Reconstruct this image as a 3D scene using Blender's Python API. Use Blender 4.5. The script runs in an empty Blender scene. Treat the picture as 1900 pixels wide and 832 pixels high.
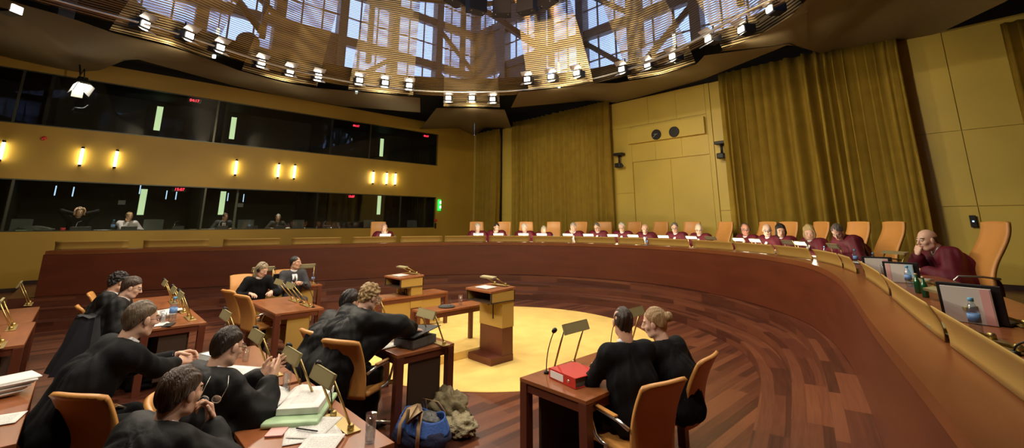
import bpy, bmesh, math, random
import numpy as np
from mathutils import Vector, Matrix, Quaternion
from mathutils.noise import noise as mnoise
random.seed(7)
SC = bpy.context.scene
COL = SC.collection
PI = math.pi

# ------------------------------------------------------------------ camera, world, exposure
F_PX, HOR, CXP, TILT = 820.0, 412.0, 960.0, 0.213      # focal length in pixels of 1900 wide, horizon row, optical axis column, tan(pitch)
CYP = HOR - F_PX * TILT
CAM = Vector((0, 0, 2.35))
AV, AU = (0.690, -0.724), (0.724, 0.690)               # the room's x and y axes seen from the camera's heading
cd = bpy.data.cameras.new('camera'); cam = bpy.data.objects.new('camera', cd); COL.objects.link(cam)
cd.sensor_width = 36; cd.lens = F_PX / 1900 * 36
cd.shift_x = (950 - CXP) / 1900; cd.shift_y = (CYP - 416) / 1900
cd.clip_start = 0.05; cd.clip_end = 200
yaw = math.atan2(0.724, 0.690)
cam.location = CAM; cam.rotation_euler = (PI / 2 + math.atan(TILT), 0, yaw)
SC.camera = cam
SC.view_settings.view_transform = 'Standard'; SC.view_settings.look = 'None'
SC.view_settings.gamma = 1; SC.view_settings.use_curve_mapping = False
SC.view_settings.exposure = 0.25
w = bpy.data.worlds.new('world'); SC.world = w; w.use_nodes = True
bg = w.node_tree.nodes['Background']; bg.inputs[0].default_value = (0.42, 0.56, 0.95, 1); bg.inputs[1].default_value = 1.9
try:
    SC.cycles.max_bounces = 6; SC.cycles.diffuse_bounces = 3; SC.cycles.glossy_bounces = 3
    SC.cycles.transparent_max_bounces = 24; SC.cycles.transmission_bounces = 6
    SC.cycles.caustics_reflective = False; SC.cycles.caustics_refractive = False
    SC.cycles.sample_clamp_indirect = 4.0
    SC.cycles.use_denoising = True
except Exception: pass

def rm(xc, yc): return (xc * AV[0] + yc * AV[1], xc * AU[0] + yc * AU[1])   # camera heading frame -> room
def ray(px, py):
    x = (px - CXP) / F_PX; y = -(py - CYP) / F_PX; t = math.atan(TILT)
    d = (x, math.cos(t) - y * math.sin(t), math.sin(t) + y * math.cos(t))
    a, b = rm(d[0], d[1]); return Vector((a, b, d[2]))
def at(px, py, z):                      # the point at height z seen at that place of the photograph
    d = ray(px, py); s = (z - CAM.z) / d.z; return CAM + d * s
def atx(px, py, X):
    d = ray(px, py); return CAM + d * ((X) / d.x)
def aty(px, py, Y):
    d = ray(px, py); return CAM + d * ((Y) / d.y)

LP = 0.57                 # all lamps together
# lights: spot maker for the ring under the dome and for added fill spots
def spot(loc, target, power, size=100, blend=0.6, color=(1, 0.87, 0.69), radius=0.08):
    l = bpy.data.lights.new('spot_light', 'SPOT'); l.energy = power * LP; l.spot_size = math.radians(size); l.spot_blend = blend
    l.color = color; l.shadow_soft_size = radius
    o = bpy.data.objects.new('spot_light', l); COL.objects.link(o); o.location = loc
    d = Vector(target) - Vector(loc); o.rotation_euler = d.to_track_quat('-Z', 'Y').to_euler()
    return o

# ------------------------------------------------------------------ materials
def mat(name, col, rough=0.5, metal=0.0, spec=0.5, var=0.0, vscale=3.0, bump=0.0, bscale=40.0, stretch=(1, 1, 1), emit=None, es=0.0, coat=0.0, sheen=0.0):
    m = bpy.data.materials.new(name); m.use_nodes = True; nt = m.node_tree; N = nt.nodes; L = nt.links
    b = N['Principled BSDF']
    b.inputs['Base Color'].default_value = (*col, 1); b.inputs['Roughness'].default_value = rough
    b.inputs['Metallic'].default_value = metal; b.inputs['Specular IOR Level'].default_value = spec
    if coat: b.inputs['Coat Weight'].default_value = coat; b.inputs['Coat Roughness'].default_value = 0.15
    if sheen: b.inputs['Sheen Weight'].default_value = sheen
    if emit: b.inputs['Emission Color'].default_value = (*emit, 1); b.inputs['Emission Strength'].default_value = es
    if var or bump:
        tc = N.new('ShaderNodeTexCoord'); mp = N.new('ShaderNodeMapping'); mp.inputs['Scale'].default_value = stretch
        L.new(tc.outputs['Object'], mp.inputs['Vector'])
        nz = N.new('ShaderNodeTexNoise'); nz.inputs['Scale'].default_value = vscale; nz.inputs['Detail'].default_value = 5
        L.new(mp.outputs[0], nz.inputs['Vector'])
        if var:
            r = N.new('ShaderNodeValToRGB'); e = r.color_ramp.elements
            e[0].position = 0.3; e[1].position = 0.72
            e[0].color = (*[c * (1 - var) for c in col], 1); e[1].color = (*[min(1, c * (1 + var)) for c in col], 1)
            L.new(nz.outputs['Fac'], r.inputs[0]); L.new(r.outputs[0], b.inputs['Base Color'])
        if bump:
            n2 = N.new('ShaderNodeTexNoise'); n2.inputs['Scale'].default_value = bscale; n2.inputs['Detail'].default_value = 3
            L.new(mp.outputs[0], n2.inputs['Vector'])
            bp = N.new('ShaderNodeBump'); bp.inputs['Strength'].default_value = bump; bp.inputs['Distance'].default_value = 0.02
            L.new(n2.outputs['Fac'], bp.inputs['Height']); L.new(bp.outputs[0], b.inputs['Normal'])
    return m

def plank_mat(name, use_uv, rot=PI / 2, cols=((0.045, 0.013, 0.008), (0.115, 0.034, 0.018), (0.215, 0.074, 0.034)), length=1.5, width=0.11, rough=0.32):
    m = bpy.data.materials.new(name); m.use_nodes = True; nt = m.node_tree; N = nt.nodes; L = nt.links; b = N['Principled BSDF']
    tc = N.new('ShaderNodeTexCoord'); mp = N.new('ShaderNodeMapping'); mp.inputs['Rotation'].default_value = (0, 0, rot)
    L.new(tc.outputs['UV' if use_uv else 'Object'], mp.inputs['Vector'])
    br = N.new('ShaderNodeTexBrick'); br.inputs['Color1'].default_value = (0, 0, 0, 1); br.inputs['Color2'].default_value = (1, 1, 1, 1)
    br.inputs['Mortar'].default_value = (0.35, 0.35, 0.35, 1)
    br.inputs['Scale'].default_value = 1; br.inputs['Mortar Size'].default_value = 0.0012; br.inputs['Bias'].default_value = -0.1
    br.inputs['Brick Width'].default_value = length; br.inputs['Row Height'].default_value = width; br.offset = 0.37; br.offset_frequency = 3
    L.new(mp.outputs[0], br.inputs['Vector'])
    m2 = N.new('ShaderNodeMapping'); m2.inputs['Scale'].default_value = (1.2, 22, 1); L.new(mp.outputs[0], m2.inputs['Vector'])
    nz = N.new('ShaderNodeTexNoise'); nz.inputs['Scale'].default_value = 1.6; nz.inputs['Detail'].default_value = 6; L.new(m2.outputs[0], nz.inputs['Vector'])
    mx = N.new('ShaderNodeMath'); mx.operation = 'MULTIPLY_ADD'; mx.inputs[1].default_value = 0.5
    L.new(nz.outputs['Fac'], mx.inputs[0])
    m3 = N.new('ShaderNodeMath'); m3.operation = 'MULTIPLY'; m3.inputs[1].default_value = 0.62; L.new(br.outputs['Color'], m3.inputs[0]); L.new(m3.outputs[0], mx.inputs[2])
    r = N.new('ShaderNodeValToRGB'); e = r.color_ramp.elements; e[0].position = 0.15; e[0].color = (*cols[0], 1); e[1].position = 0.95; e[1].color = (*cols[2], 1)
    k = e.new(0.5); k.color = (*cols[1], 1)
    L.new(mx.outputs[0], r.inputs[0]); L.new(r.outputs[0], b.inputs['Base Color']); b.inputs['Roughness'].default_value = rough
    return m

def mesh_mat(name, alpha, pitch, col, wob=0.0, rough=0.35, metal=0.85):
    # woven metal drapery: fine wires crossing the drop, see-through between them
    m = bpy.data.materials.new(name); m.use_nodes = True; nt = m.node_tree; N = nt.nodes; L = nt.links
    for n in list(N): N.remove(n)
    out = N.new('ShaderNodeOutputMaterial'); mix = N.new('ShaderNodeMixShader'); tr = N.new('ShaderNodeBsdfTransparent')
    b = N.new('ShaderNodeBsdfPrincipled'); b.inputs['Base Color'].default_value = (*col, 1); b.inputs['Roughness'].default_value = rough; b.inputs['Metallic'].default_value = metal
    uv = N.new('ShaderNodeTexCoord'); sp = N.new('ShaderNodeSeparateXYZ')
    nz = N.new('ShaderNodeTexNoise'); nz.inputs['Scale'].default_value = 0.9; nz.inputs['Detail'].default_value = 2; L.new(uv.outputs['UV'], nz.inputs['Vector'])
    L.new(uv.outputs['UV'], sp.inputs[0])
    a1 = N.new('ShaderNodeMath'); a1.operation = 'MULTIPLY_ADD'; a1.inputs[1].default_value = wob; L.new(nz.outputs['Fac'], a1.inputs[0]); L.new(sp.outputs['Y'], a1.inputs[2])
    d = N.new('ShaderNodeMath'); d.operation = 'DIVIDE'; d.inputs[1].default_value = pitch; L.new(a1.outputs[0], d.inputs[0])
    fr = N.new('ShaderNodeMath'); fr.operation = 'FRACT'; L.new(d.outputs[0], fr.inputs[0])
    lt = N.new('ShaderNodeMath'); lt.operation = 'LESS_THAN'; lt.inputs[1].default_value = alpha; L.new(fr.outputs[0], lt.inputs[0])
    # finer wires fill part of the gaps
    d2 = N.new('ShaderNodeMath'); d2.operation = 'MULTIPLY_ADD'; d2.inputs[1].default_value = 0.80; d2.inputs[2].default_value = 0.12
    L.new(lt.outputs[0], d2.inputs[0])
    L.new(d2.outputs[0], mix.inputs[0]); L.new(tr.outputs[0], mix.inputs[1]); L.new(b.outputs[0], mix.inputs[2]); L.new(mix.outputs[0], out.inputs[0])
    bp = N.new('ShaderNodeBump'); bp.inputs['Strength'].default_value = 0.5; bp.inputs['Distance'].default_value = 0.02
    L.new(fr.outputs[0], bp.inputs['Height']); L.new(bp.outputs[0], b.inputs['Normal'])
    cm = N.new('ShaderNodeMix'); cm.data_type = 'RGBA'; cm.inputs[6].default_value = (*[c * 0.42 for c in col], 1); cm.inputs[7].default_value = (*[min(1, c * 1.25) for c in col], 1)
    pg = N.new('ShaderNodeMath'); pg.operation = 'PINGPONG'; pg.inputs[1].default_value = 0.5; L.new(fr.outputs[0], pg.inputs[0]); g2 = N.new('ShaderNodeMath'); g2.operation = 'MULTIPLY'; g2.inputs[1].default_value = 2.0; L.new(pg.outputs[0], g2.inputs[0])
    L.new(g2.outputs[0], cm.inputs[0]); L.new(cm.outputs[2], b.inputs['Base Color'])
    return m

def glass_mat(name, tint=(1, 1, 1), refl=0.10, rough=0.02):
    m = bpy.data.materials.new(name); m.use_nodes = True; nt = m.node_tree; N = nt.nodes; L = nt.links
    for n in list(N): N.remove(n)
    out = N.new('ShaderNodeOutputMaterial'); mix = N.new('ShaderNodeMixShader'); tr = N.new('ShaderNodeBsdfTransparent'); tr.inputs[0].default_value = (*tint, 1)
    g = N.new('ShaderNodeBsdfGlossy'); g.inputs['Roughness'].default_value = rough
    lw = N.new('ShaderNodeLayerWeight'); lw.inputs[0].default_value = 0.35
    ma = N.new('ShaderNodeMath'); ma.operation = 'MULTIPLY_ADD'; ma.inputs[1].default_value = 0.22; ma.inputs[2].default_value = refl
    L.new(lw.outputs['Fresnel'], ma.inputs[0]); L.new(ma.outputs[0], mix.inputs[0]); L.new(tr.outputs[0], mix.inputs[1]); L.new(g.outputs[0], mix.inputs[2]); L.new(mix.outputs[0], out.inputs[0])
    return m

def emis(name, col, s):
    m = bpy.data.materials.new(name); m.use_nodes = True; b = m.node_tree.nodes['Principled BSDF']
    b.inputs['Base Color'].default_value = (*col, 1); b.inputs['Emission Color'].default_value = (*col, 1); b.inputs['Emission Strength'].default_value = s
    return m

M = {}
M['floor'] = plank_mat('floor_planks', False, PI / 2)
M['steps'] = plank_mat('step_planks', True, 0, length=1.3, width=0.13)
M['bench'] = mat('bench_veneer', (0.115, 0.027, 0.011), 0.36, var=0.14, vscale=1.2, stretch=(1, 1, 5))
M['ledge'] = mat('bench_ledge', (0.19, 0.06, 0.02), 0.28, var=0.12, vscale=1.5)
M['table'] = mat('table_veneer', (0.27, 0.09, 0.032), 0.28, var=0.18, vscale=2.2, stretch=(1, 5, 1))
M['tleg'] = mat('table_leg_wood', (0.12, 0.032, 0.016), 0.35, var=0.12, vscale=3)
M['dark_panel'] = mat('dark_panel', (0.05, 0.028, 0.016), 0.5)
M['carpet'] = mat('carpet_yellow', (0.86, 0.59, 0.17), 0.95, var=0.10, vscale=2.6, bump=0.3, bscale=300)
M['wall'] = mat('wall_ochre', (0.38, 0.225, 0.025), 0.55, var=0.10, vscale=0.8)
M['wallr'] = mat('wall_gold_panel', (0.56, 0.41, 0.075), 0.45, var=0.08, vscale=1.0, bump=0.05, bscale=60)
M['base'] = mat('baseboard', (0.03, 0.012, 0.008), 0.5)
M['curtain'] = mat('curtain_velvet', (0.45, 0.29, 0.03), 0.85, var=0.10, vscale=4)
M['black'] = mat('ceiling_black', (0.006, 0.005, 0.005), 0.9)
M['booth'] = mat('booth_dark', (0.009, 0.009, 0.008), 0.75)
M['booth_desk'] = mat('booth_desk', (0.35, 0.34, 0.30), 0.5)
M['mullion'] = mat('mullion', (0.06, 0.06, 0.045), 0.4, 0.6)
M['glass'] = glass_mat('booth_glass', (0.90, 0.93, 0.92), 0.03)
M['winglass'] = glass_mat('sky_glass', (0.92, 0.95, 1.0), 0.04)
M['steel'] = mat('roof_steel', (0.16, 0.125, 0.09), 0.5, 0.3)
M['roof'] = mat('roof_lining', (0.055, 0.045, 0.035), 0.8)
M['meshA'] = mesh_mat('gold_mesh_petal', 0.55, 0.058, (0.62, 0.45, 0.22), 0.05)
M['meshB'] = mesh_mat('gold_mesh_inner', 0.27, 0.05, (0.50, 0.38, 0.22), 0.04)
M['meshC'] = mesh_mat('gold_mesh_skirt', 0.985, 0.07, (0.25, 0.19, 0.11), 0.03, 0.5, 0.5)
M['chrome'] = mat('chrome', (0.75, 0.72, 0.66), 0.28, 0.9)
M['brass'] = mat('brass', (0.50, 0.37, 0.14), 0.38, 0.9)
M['plate'] = mat('brass_screen', (0.47, 0.30, 0.075), 0.5, 0.25, var=0.05, vscale=1)
M['leather'] = mat('tan_leather', (0.58, 0.27, 0.07), 0.42, var=0.08, vscale=4)
M['leather2'] = mat('orange_leather', (0.62, 0.28, 0.07), 0.42, var=0.06, vscale=4)
M['tube'] = emis('lamp_tube', (1.0, 0.92, 0.60), 22)
M['spotface'] = emis('spot_face', (1.0, 0.9, 0.74), 26)
M['floodface'] = emis('flood_face', (1, 0.95, 0.85), 14)
M['deskglow'] = emis('desk_lamp_glow', (1.0, 0.90, 0.55), 6)
M['booth_glow'] = emis('door_light', (0.62, 0.80, 0.42), 0.85)
M['blueglow'] = emis('blue_glow', (0.45, 0.65, 0.85), 1.2)  # glow of the blue booth reflections and of small indicators
M['red_led'] = emis('red_digits', (1.0, 0.03, 0.06), 4)
M['green_led'] = emis('green_sign', (0.02, 0.8, 0.08), 1.4)
M['white_led'] = emis('white_symbol', (0.85, 1, 0.85), 3)
M['blackmetal'] = mat('black_metal', (0.012, 0.011, 0.012), 0.45, 0.2)
M['darkgrey'] = mat('dark_grey_plastic', (0.03, 0.03, 0.032), 0.45)
M['speaker'] = mat('speaker_black', (0.018, 0.012, 0.010), 0.6)
M['white'] = mat('white_paper', (0.80, 0.79, 0.76), 0.7)
M['red'] = mat('red_plastic', (0.55, 0.03, 0.02), 0.4)

# ------------------------------------------------------------------ builders
def obj(name, bm, m, parent=None, smooth=False, loc=None, rot=None):
    me = bpy.data.meshes.new(name); bm.normal_update(); bm.to_mesh(me); bm.free()
    if smooth:
        for p in me.polygons: p.use_smooth = True
    ms = m if isinstance(m, (list, tuple)) else [m]
    for q in ms: me.materials.append(M[q] if isinstance(q, str) else q)
    o = bpy.data.objects.new(name, me); COL.objects.link(o)
    if parent: o.parent = parent
    if loc is not None: o.location = loc
    if rot is not None: o.rotation_euler = rot
    return o
def tag(o, label, cat, group=None, kind=None):
    o['label'] = label
    if cat: o['category'] = cat
    if group: o['group'] = group
    if kind: o['kind'] = kind
    return o
def struct(o, label=None):
    o['kind'] = 'structure'
    if label: o['label'] = label
    return o
def thing(name, label, cat, loc=(0, 0, 0), rz=0.0, group=None):
    o = bpy.data.objects.new(name, None); COL.objects.link(o); o.empty_display_size = 0.1
    o.location = loc; o.rotation_euler = (0, 0, rz)
    return tag(o, label, cat, group)
def copy_tree(o, parent=None):
    c = o.copy(); COL.objects.link(c); c.parent = parent
    if parent: c.matrix_parent_inverse = o.matrix_parent_inverse.copy()
    for ch in list(o.children): copy_tree(ch, c)
    return c
def B(): return bmesh.new()
def box(bm, x0, x1, y0, y1, z0, z1, bevel=0.0, mi=0, mat4=None):
    r = bmesh.ops.create_cube(bm, size=1.0); vs = r['verts']
    for v in vs: v.co = Vector(((x0 + x1) / 2 + v.co.x * (x1 - x0), (y0 + y1) / 2 + v.co.y * (y1 - y0), (z0 + z1) / 2 + v.co.z * (z1 - z0)))
    fs = set(f for v in vs for f in v.link_faces)
    for f in fs: f.material_index = mi
    if mat4 is not None: bmesh.ops.transform(bm, matrix=mat4, verts=vs)
    if bevel > 0:
        es = list(set(e for v in vs for e in v.link_edges))
        bmesh.ops.bevel(bm, geom=es, offset=bevel, segments=2, affect='EDGES', profile=0.5)
def tube(bm, pts, r, n=8, cap=True, mi=0, rs=None):
    pts = [Vector(p) for p in pts]; rings = []; prev = None
    for i, p in enumerate(pts):
        a = pts[max(0, i - 1)]; b = pts[min(len(pts) - 1, i + 1)]; t = (b - a).normalized()
        if prev is None:
            up = Vector((0, 0, 1)) if abs(t.z) < 0.9 else Vector((1, 0, 0)); nx = t.cross(up).normalized()
        else: nx = (prev - t * prev.dot(t)).normalized()
        prev = nx; ny = t.cross(nx); rr = rs[i] if rs else r
        rings.append([bm.verts.new(p + (nx * math.cos(k * 2 * PI / n) + ny * math.sin(k * 2 * PI / n)) * rr) for k in range(n)])
    for i in range(len(rings) - 1):
        for k in range(n):
            f = bm.faces.new((rings[i][k], rings[i][(k + 1) % n], rings[i + 1][(k + 1) % n], rings[i + 1][k])); f.material_index = mi; f.smooth = True
    if cap:
        for rg in (rings[0][::-1], rings[-1]):
            try: f = bm.faces.new(rg); f.material_index = mi
            except ValueError: pass
def lathe(bm, prof, n=20, mi=0, off=(0, 0, 0)):
    rings = []
    for r, z in prof:
        rings.append([bm.verts.new((off[0] + r * math.cos(k * 2 * PI / n), off[1] + r * math.sin(k * 2 * PI / n), off[2] + z)) for k in range(n)])
    for i in range(len(rings) - 1):
        for k in range(n):
            f = bm.faces.new((rings[i][k], rings[i][(k + 1) % n], rings[i + 1][(k + 1) % n], rings[i + 1][k])); f.smooth = True; f.material_index = mi
    for rg in (rings[0][::-1], rings[-1]):
        try: f = bm.faces.new(rg); f.material_index = mi
        except ValueError: pass
def grid_surf(bm, P, uvs=None, thick=0.0, mi=0):
    V = [[bm.verts.new(p) for p in row] for row in P]; fs = []
    uvl = bm.loops.layers.uv.verify() if uvs else None
    for i in range(len(P) - 1):
        for j in range(len(P[0]) - 1):
            try: f = bm.faces.new((V[i][j], V[i][j + 1], V[i + 1][j + 1], V[i + 1][j]))
            except ValueError: continue
            f.material_index = mi; f.smooth = True; fs.append(f)
            if uvs:
                for lp, (a, b) in zip(f.loops, ((i, j), (i, j + 1), (i + 1, j + 1), (i + 1, j))): lp[uvl].uv = uvs[a][b]
    if thick: 
        bmesh.ops.recalc_face_normals(bm, faces=fs)
        bmesh.ops.solidify(bm, geom=fs, thickness=thick)
    return fs
def prism(bm, poly, z0, z1, mi=0):
    a = [bm.verts.new((x, y, z0)) for x, y in poly]; b = [bm.verts.new((x, y, z1)) for x, y in poly]; n = len(poly)
    bm.faces.new(a[::-1]).material_index = mi; bm.faces.new(b).material_index = mi
    for i in range(n): bm.faces.new((a[i], a[(i + 1) % n], b[(i + 1) % n], b[i])).material_index = mi
    bmesh.ops.recalc_face_normals(bm, faces=bm.faces[:])

# ------------------------------------------------------------------ the bench's plan curve
raw = [(-11.74, 11.4), (-9.6, 12.62), (-7.6, 13.62), (-5.7, 14.6), (-3.9, 15.45), (-2.3, 16.0), (-0.8, 16.12), (0.8, 15.85), (2.4, 15.08), (3.85, 13.9), (4.8, 12.4), (5.24, 10.8), (5.33, 9.3), (5.08, 7.95), (4.42, 6.45), (3.73, 5.25), (3.1, 4.25), (2.5, 3.3), (1.83, 2.17), (1.45, 1.55), (0.85, 0.6), (0.2, -0.4)]
raw = [rm(*p) for p in raw]
def catmull(P, n=12):
    out = []
    for i in range(len(P) - 1):
        p0 = P[max(0, i - 1)]; p1 = P[i]; p2 = P[i + 1]; p3 = P[min(len(P) - 1, i + 2)]
        for k in range(n):
            t = k / n
            out.append(tuple(0.5 * ((2 * b) + (-a + c) * t + (2 * a - 5 * b + 4 * c - d) * t * t + (-a + 3 * b - 3 * c + d) * t ** 3) for a, b, c, d in zip(p0, p1, p2, p3)))
    out.append(P[-1]); return out
dense = catmull(raw)
for _ in range(10):
    dense = [dense[0]] + [tuple((a + 2 * b + c) / 4 for a, b, c in zip(dense[i - 1], dense[i], dense[i + 1])) for i in range(1, len(dense) - 1)] + [dense[-1]]
dl = [0.0]
for i in range(1, len(dense)): dl.append(dl[-1] + math.dist(dense[i], dense[i - 1]))
LEN = dl[-1]
def curve(s, off=0.0):
    s = max(0.0, min(LEN, s)); i = 0
    lo, hi = 0, len(dl) - 1
    while hi - lo > 1:
        m_ = (lo + hi) // 2
        if dl[m_] <= s: lo = m_
        else: hi = m_
    t = (s - dl[lo]) / (dl[hi] - dl[lo]); a, b = dense[lo], dense[hi]
    x = a[0] + (b[0] - a[0]) * t; y = a[1] + (b[1] - a[1]) * t
    i0 = max(0, lo - 3); i1 = min(len(dense) - 1, hi + 3); tx = dense[i1][0] - dense[i0][0]; ty = dense[i1][1] - dense[i0][1]; l = math.hypot(tx, ty)
    tx /= l; ty /= l
    return (x - ty * off, y + tx * off, math.atan2(ty, tx))     # left of travel = outward (judges' side)
def project(p):
    d = Vector(p) - CAM; xc = d.x * AV[0] + d.y * AU[0]; yc = d.x * AV[1] + d.y * AU[1]
    n = (AV[0] ** 2 + AV[1] ** 2); xc /= n; yc /= n
    c = math.cos(math.atan(TILT)); s = math.sin(math.atan(TILT)); zc = yc * c + d.z * s; up = -yc * s + d.z * c
    return CXP + F_PX * xc / zc, CYP - F_PX * up / zc
def s_for_px(px, off, z):               # the station on the bench whose point at that offset shows at this column
    best = None; k = 0.0
    while k < LEN - 1.0:
        x, y, a = curve(k, off); q = project((x, y, z))[0]
        if best is None or abs(q - px) < best[0]: best = (abs(q - px), k)
        k += 0.03
    return best[1]

# ================================================================== LARGE STRUCTURE
KW = 1.06              # the walls stand this much farther than the first estimate
kz = lambda z: CAM.z + (z - CAM.z) * KW
WX = -18.66 * KW       # face of the left (booth) wall
WY = 14.55 * KW             # face of the right (back) wall
XR, YF = 9.0, -9.0     # far limits behind the camera
bm = B(); box(bm, WX - 3.2, XR, YF, WY + 0.4, -0.25, 0.0); struct(obj('floor', bm, 'floor'), 'red-brown plank floor of the courtroom')

# curved steps up to the bench
def lerp3(s, a, b, c):
    t = s / LEN
    return a + (b - a) * min(1, t / 0.42) if t < 0.42 else b + (c - b) * min(1, (t - 0.42) / 0.33)
def sweep(name, prof_fn, m, s0, s1, ds=0.15, closed=True, uvscale=1.0, label=None, parent=None):
    bm = B(); n = int((s1 - s0) / ds) + 1; P = []; UVs = []
    for i in range(n + 1):
        s = s0 + (s1 - s0) * i / n; pr = prof_fn(s); x0, y0, a = curve(s, 0); row = []; uvr = []; acc = 0
        for k, (o, z) in enumerate(pr):
            row.append((x0 - math.sin(a) * o, y0 + math.cos(a) * o, z))
            if k: acc += math.dist(pr[k], pr[k - 1])
            uvr.append((s * uvscale, acc))
        P.append(row); UVs.append(uvr)
    grid_surf(bm, P, UVs)
    for rg in (0, -1):
        vs = [v for v in bm.verts]; 
    k = len(P[0]); bm.verts.ensure_lookup_table()
    if closed:
        for base in (0, n * k):
            try: bm.faces.new([bm.verts[base + j] for j in range(k - 1)])
            except ValueError: pass
        bmesh.ops.remove_doubles(bm, verts=bm.verts[:], dist=1e-5)
    for f in bm.faces: f.smooth = False
    bmesh.ops.recalc_face_normals(bm, faces=bm.faces[:])
    o = obj(name, bm, m, parent)
    return o
o3 = lambda s: -lerp3(s, 1.55, 1.5, 1.05)
o2 = lambda s: -lerp3(s, 0.98, 0.88, 0.68)
o1 = lambda s: -lerp3(s, 0.36, 0.2, 0.32)
S1 = LEN - 0.2
for nm, of, zt, zb in (('floor_step', o3, 0.183, 0.0), ('floor_step', o2, 0.366, 0.183), ('floor_step', o1, 0.55, 0.366)):
    o = sweep(nm, lambda s, of=of, zt=zt, zb=zb: [(0.3, zb), (of(s), zb), (of(s), zt), (0.3, zt), (0.3, zb)], 'steps', 0.0, S1)
    struct(o, 'curved red-brown wooden step below the judges bench')
JZ = 0.83
# landings between the end of the bench and the booth wall
for (y0, y1, z1) in ((-2.6, -1.8, 0.183), (-1.8, -1.1, 0.366), (-1.1, -0.35, 0.55), (-0.35, 0.15, 0.69), (0.15, 1.6, 0.83)):
    bm = B(); box(bm, WX, -16.42, y0, y1, 0.0, z1); struct(obj('floor_step', bm, 'steps'), 'step of the stair at the left end of the bench')
# platform behind the bench
sweep('floor_platform', lambda s: [(0.35, 0.02), (0.35, JZ), (7.5, JZ), (7.5, 0.02), (0.35, 0.02)], 'steps', 0.9, S1)
struct(bpy.data.objects['floor_platform'], 'raised floor behind the judges bench')

# judges bench
bench = thing('curved_bench', 'huge curved red-brown wooden judges bench sweeping round the courtroom', 'bench', (0, 0, 0))
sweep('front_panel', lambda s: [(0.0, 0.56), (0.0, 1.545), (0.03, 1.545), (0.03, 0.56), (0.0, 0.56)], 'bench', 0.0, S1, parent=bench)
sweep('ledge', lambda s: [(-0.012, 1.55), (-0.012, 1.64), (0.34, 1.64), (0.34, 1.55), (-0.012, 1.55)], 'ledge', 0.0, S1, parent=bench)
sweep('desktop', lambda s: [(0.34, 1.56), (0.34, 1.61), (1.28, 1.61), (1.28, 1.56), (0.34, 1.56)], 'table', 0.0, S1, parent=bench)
x, y, a = curve(0.0)
bm = B(); box(bm, -0.03, 0.0, 0.0, 1.28, 0.56, 1.55); obj('end_panel', bm, 'bench', bench, loc=(x, y, 0), rot=(0, 0, a))

# carpet disc
cc = rm(-0.42, 10.07)
bm = B(); lathe(bm, [(3.22, 0.0), (3.22, 0.006), (3.2, 0.012)], 128)
o = obj('round_carpet', bm, 'carpet', loc=(cc[0], cc[1], 0)); tag(o, 'large round bright yellow carpet lying in the middle of the plank floor', 'carpet')
bm = B(); box(bm, -9.6, -6.72, 4.35, 6.2, 0.012, 0.14, 0.006)
o = obj('carpeted_podium', bm, 'carpet'); tag(o, 'low yellow-carpeted podium under the two narrow witness tables', 'podium')

# ------------------------------------------------------------------ walls
def wallbox(name, m, x0, x1, y0, y1, z0, z1, label=None):
    bm = B(); box(bm, x0, x1, y0, y1, z0, z1); return struct(obj(name, bm, m), label)
TOP = 8.0
YL0, YL1 = -2.2, 13.2 - 0.0     # extents of the booth windows along the wall (y)
y_end = atx(808, 400, WX).y
W1a, W1b, W2a, W2b = kz(2.08), kz(3.535), kz(5.09), kz(6.67)
WLT, WRT = kz(7.23), kz(6.95)
bands = [(0, W1a), (W1b, W2a), (W2b, WLT)]
bm = B()
for z0, z1 in bands: box(bm, WX - 0.14, WX, YF, WY, z0, z1)
for z0, z1 in ((W1a, W1b), (W2a, W2b)): box(bm, WX - 0.14, WX, y_end, WY, z0, z1)
for z0, z1 in ((W1a, W1b), (W2a, W2b)): box(bm, WX - 0.14, WX, YF, -6.8, z0, z1)
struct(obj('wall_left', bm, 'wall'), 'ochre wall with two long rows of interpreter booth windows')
bm = B(); box(bm, WX - 0.14, WX - 0.02, YF, WY, WLT, TOP); box(bm, WX, XR, WY + 0.02, WY + 0.3, WRT, TOP); struct(obj('wall_upper', bm, 'black'), 'black strip of wall above the ochre and golden walls')
for k, (z0, z1) in enumerate(((W1a, W1b), (W2a, W2b))):
    bm = B(); box(bm, WX - 0.03, WX - 0.015, -6.8, y_end, z0, z1); struct(obj('window_%d' % (k + 1), bm, 'glass'), 'long booth window pane')
    # booth room behind
    zf = z0 - 0.78
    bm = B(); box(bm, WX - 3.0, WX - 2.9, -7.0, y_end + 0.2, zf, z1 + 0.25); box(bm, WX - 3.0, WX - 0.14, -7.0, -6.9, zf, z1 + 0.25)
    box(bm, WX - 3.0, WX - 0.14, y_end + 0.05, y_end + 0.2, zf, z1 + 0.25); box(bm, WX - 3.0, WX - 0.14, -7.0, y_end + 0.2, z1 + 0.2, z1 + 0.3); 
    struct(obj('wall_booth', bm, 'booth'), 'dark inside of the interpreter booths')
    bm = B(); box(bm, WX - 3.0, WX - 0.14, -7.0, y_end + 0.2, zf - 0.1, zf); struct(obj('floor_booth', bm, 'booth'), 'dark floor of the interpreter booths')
    bm = B()
    for px in ((10, 375, 742) if k == 0 else (25, 402, 690)):
        yy = atx(px, 400 if k == 0 else 220, WX).y
        box(bm, WX - 0.06, WX - 0.0, yy - 0.03, yy + 0.03, z0, z1)
    box(bm, WX - 0.05, WX + 0.004, -6.8, y_end + 0.0, z0, z0 + 0.03); box(bm, WX - 0.05, WX + 0.004, -6.8, y_end, z1 - 0.035, z1)
    struct(obj('trim_%d' % (k + 1), bm, 'mullion'), 'thin dark frame and mullions of the booth windows')
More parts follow.
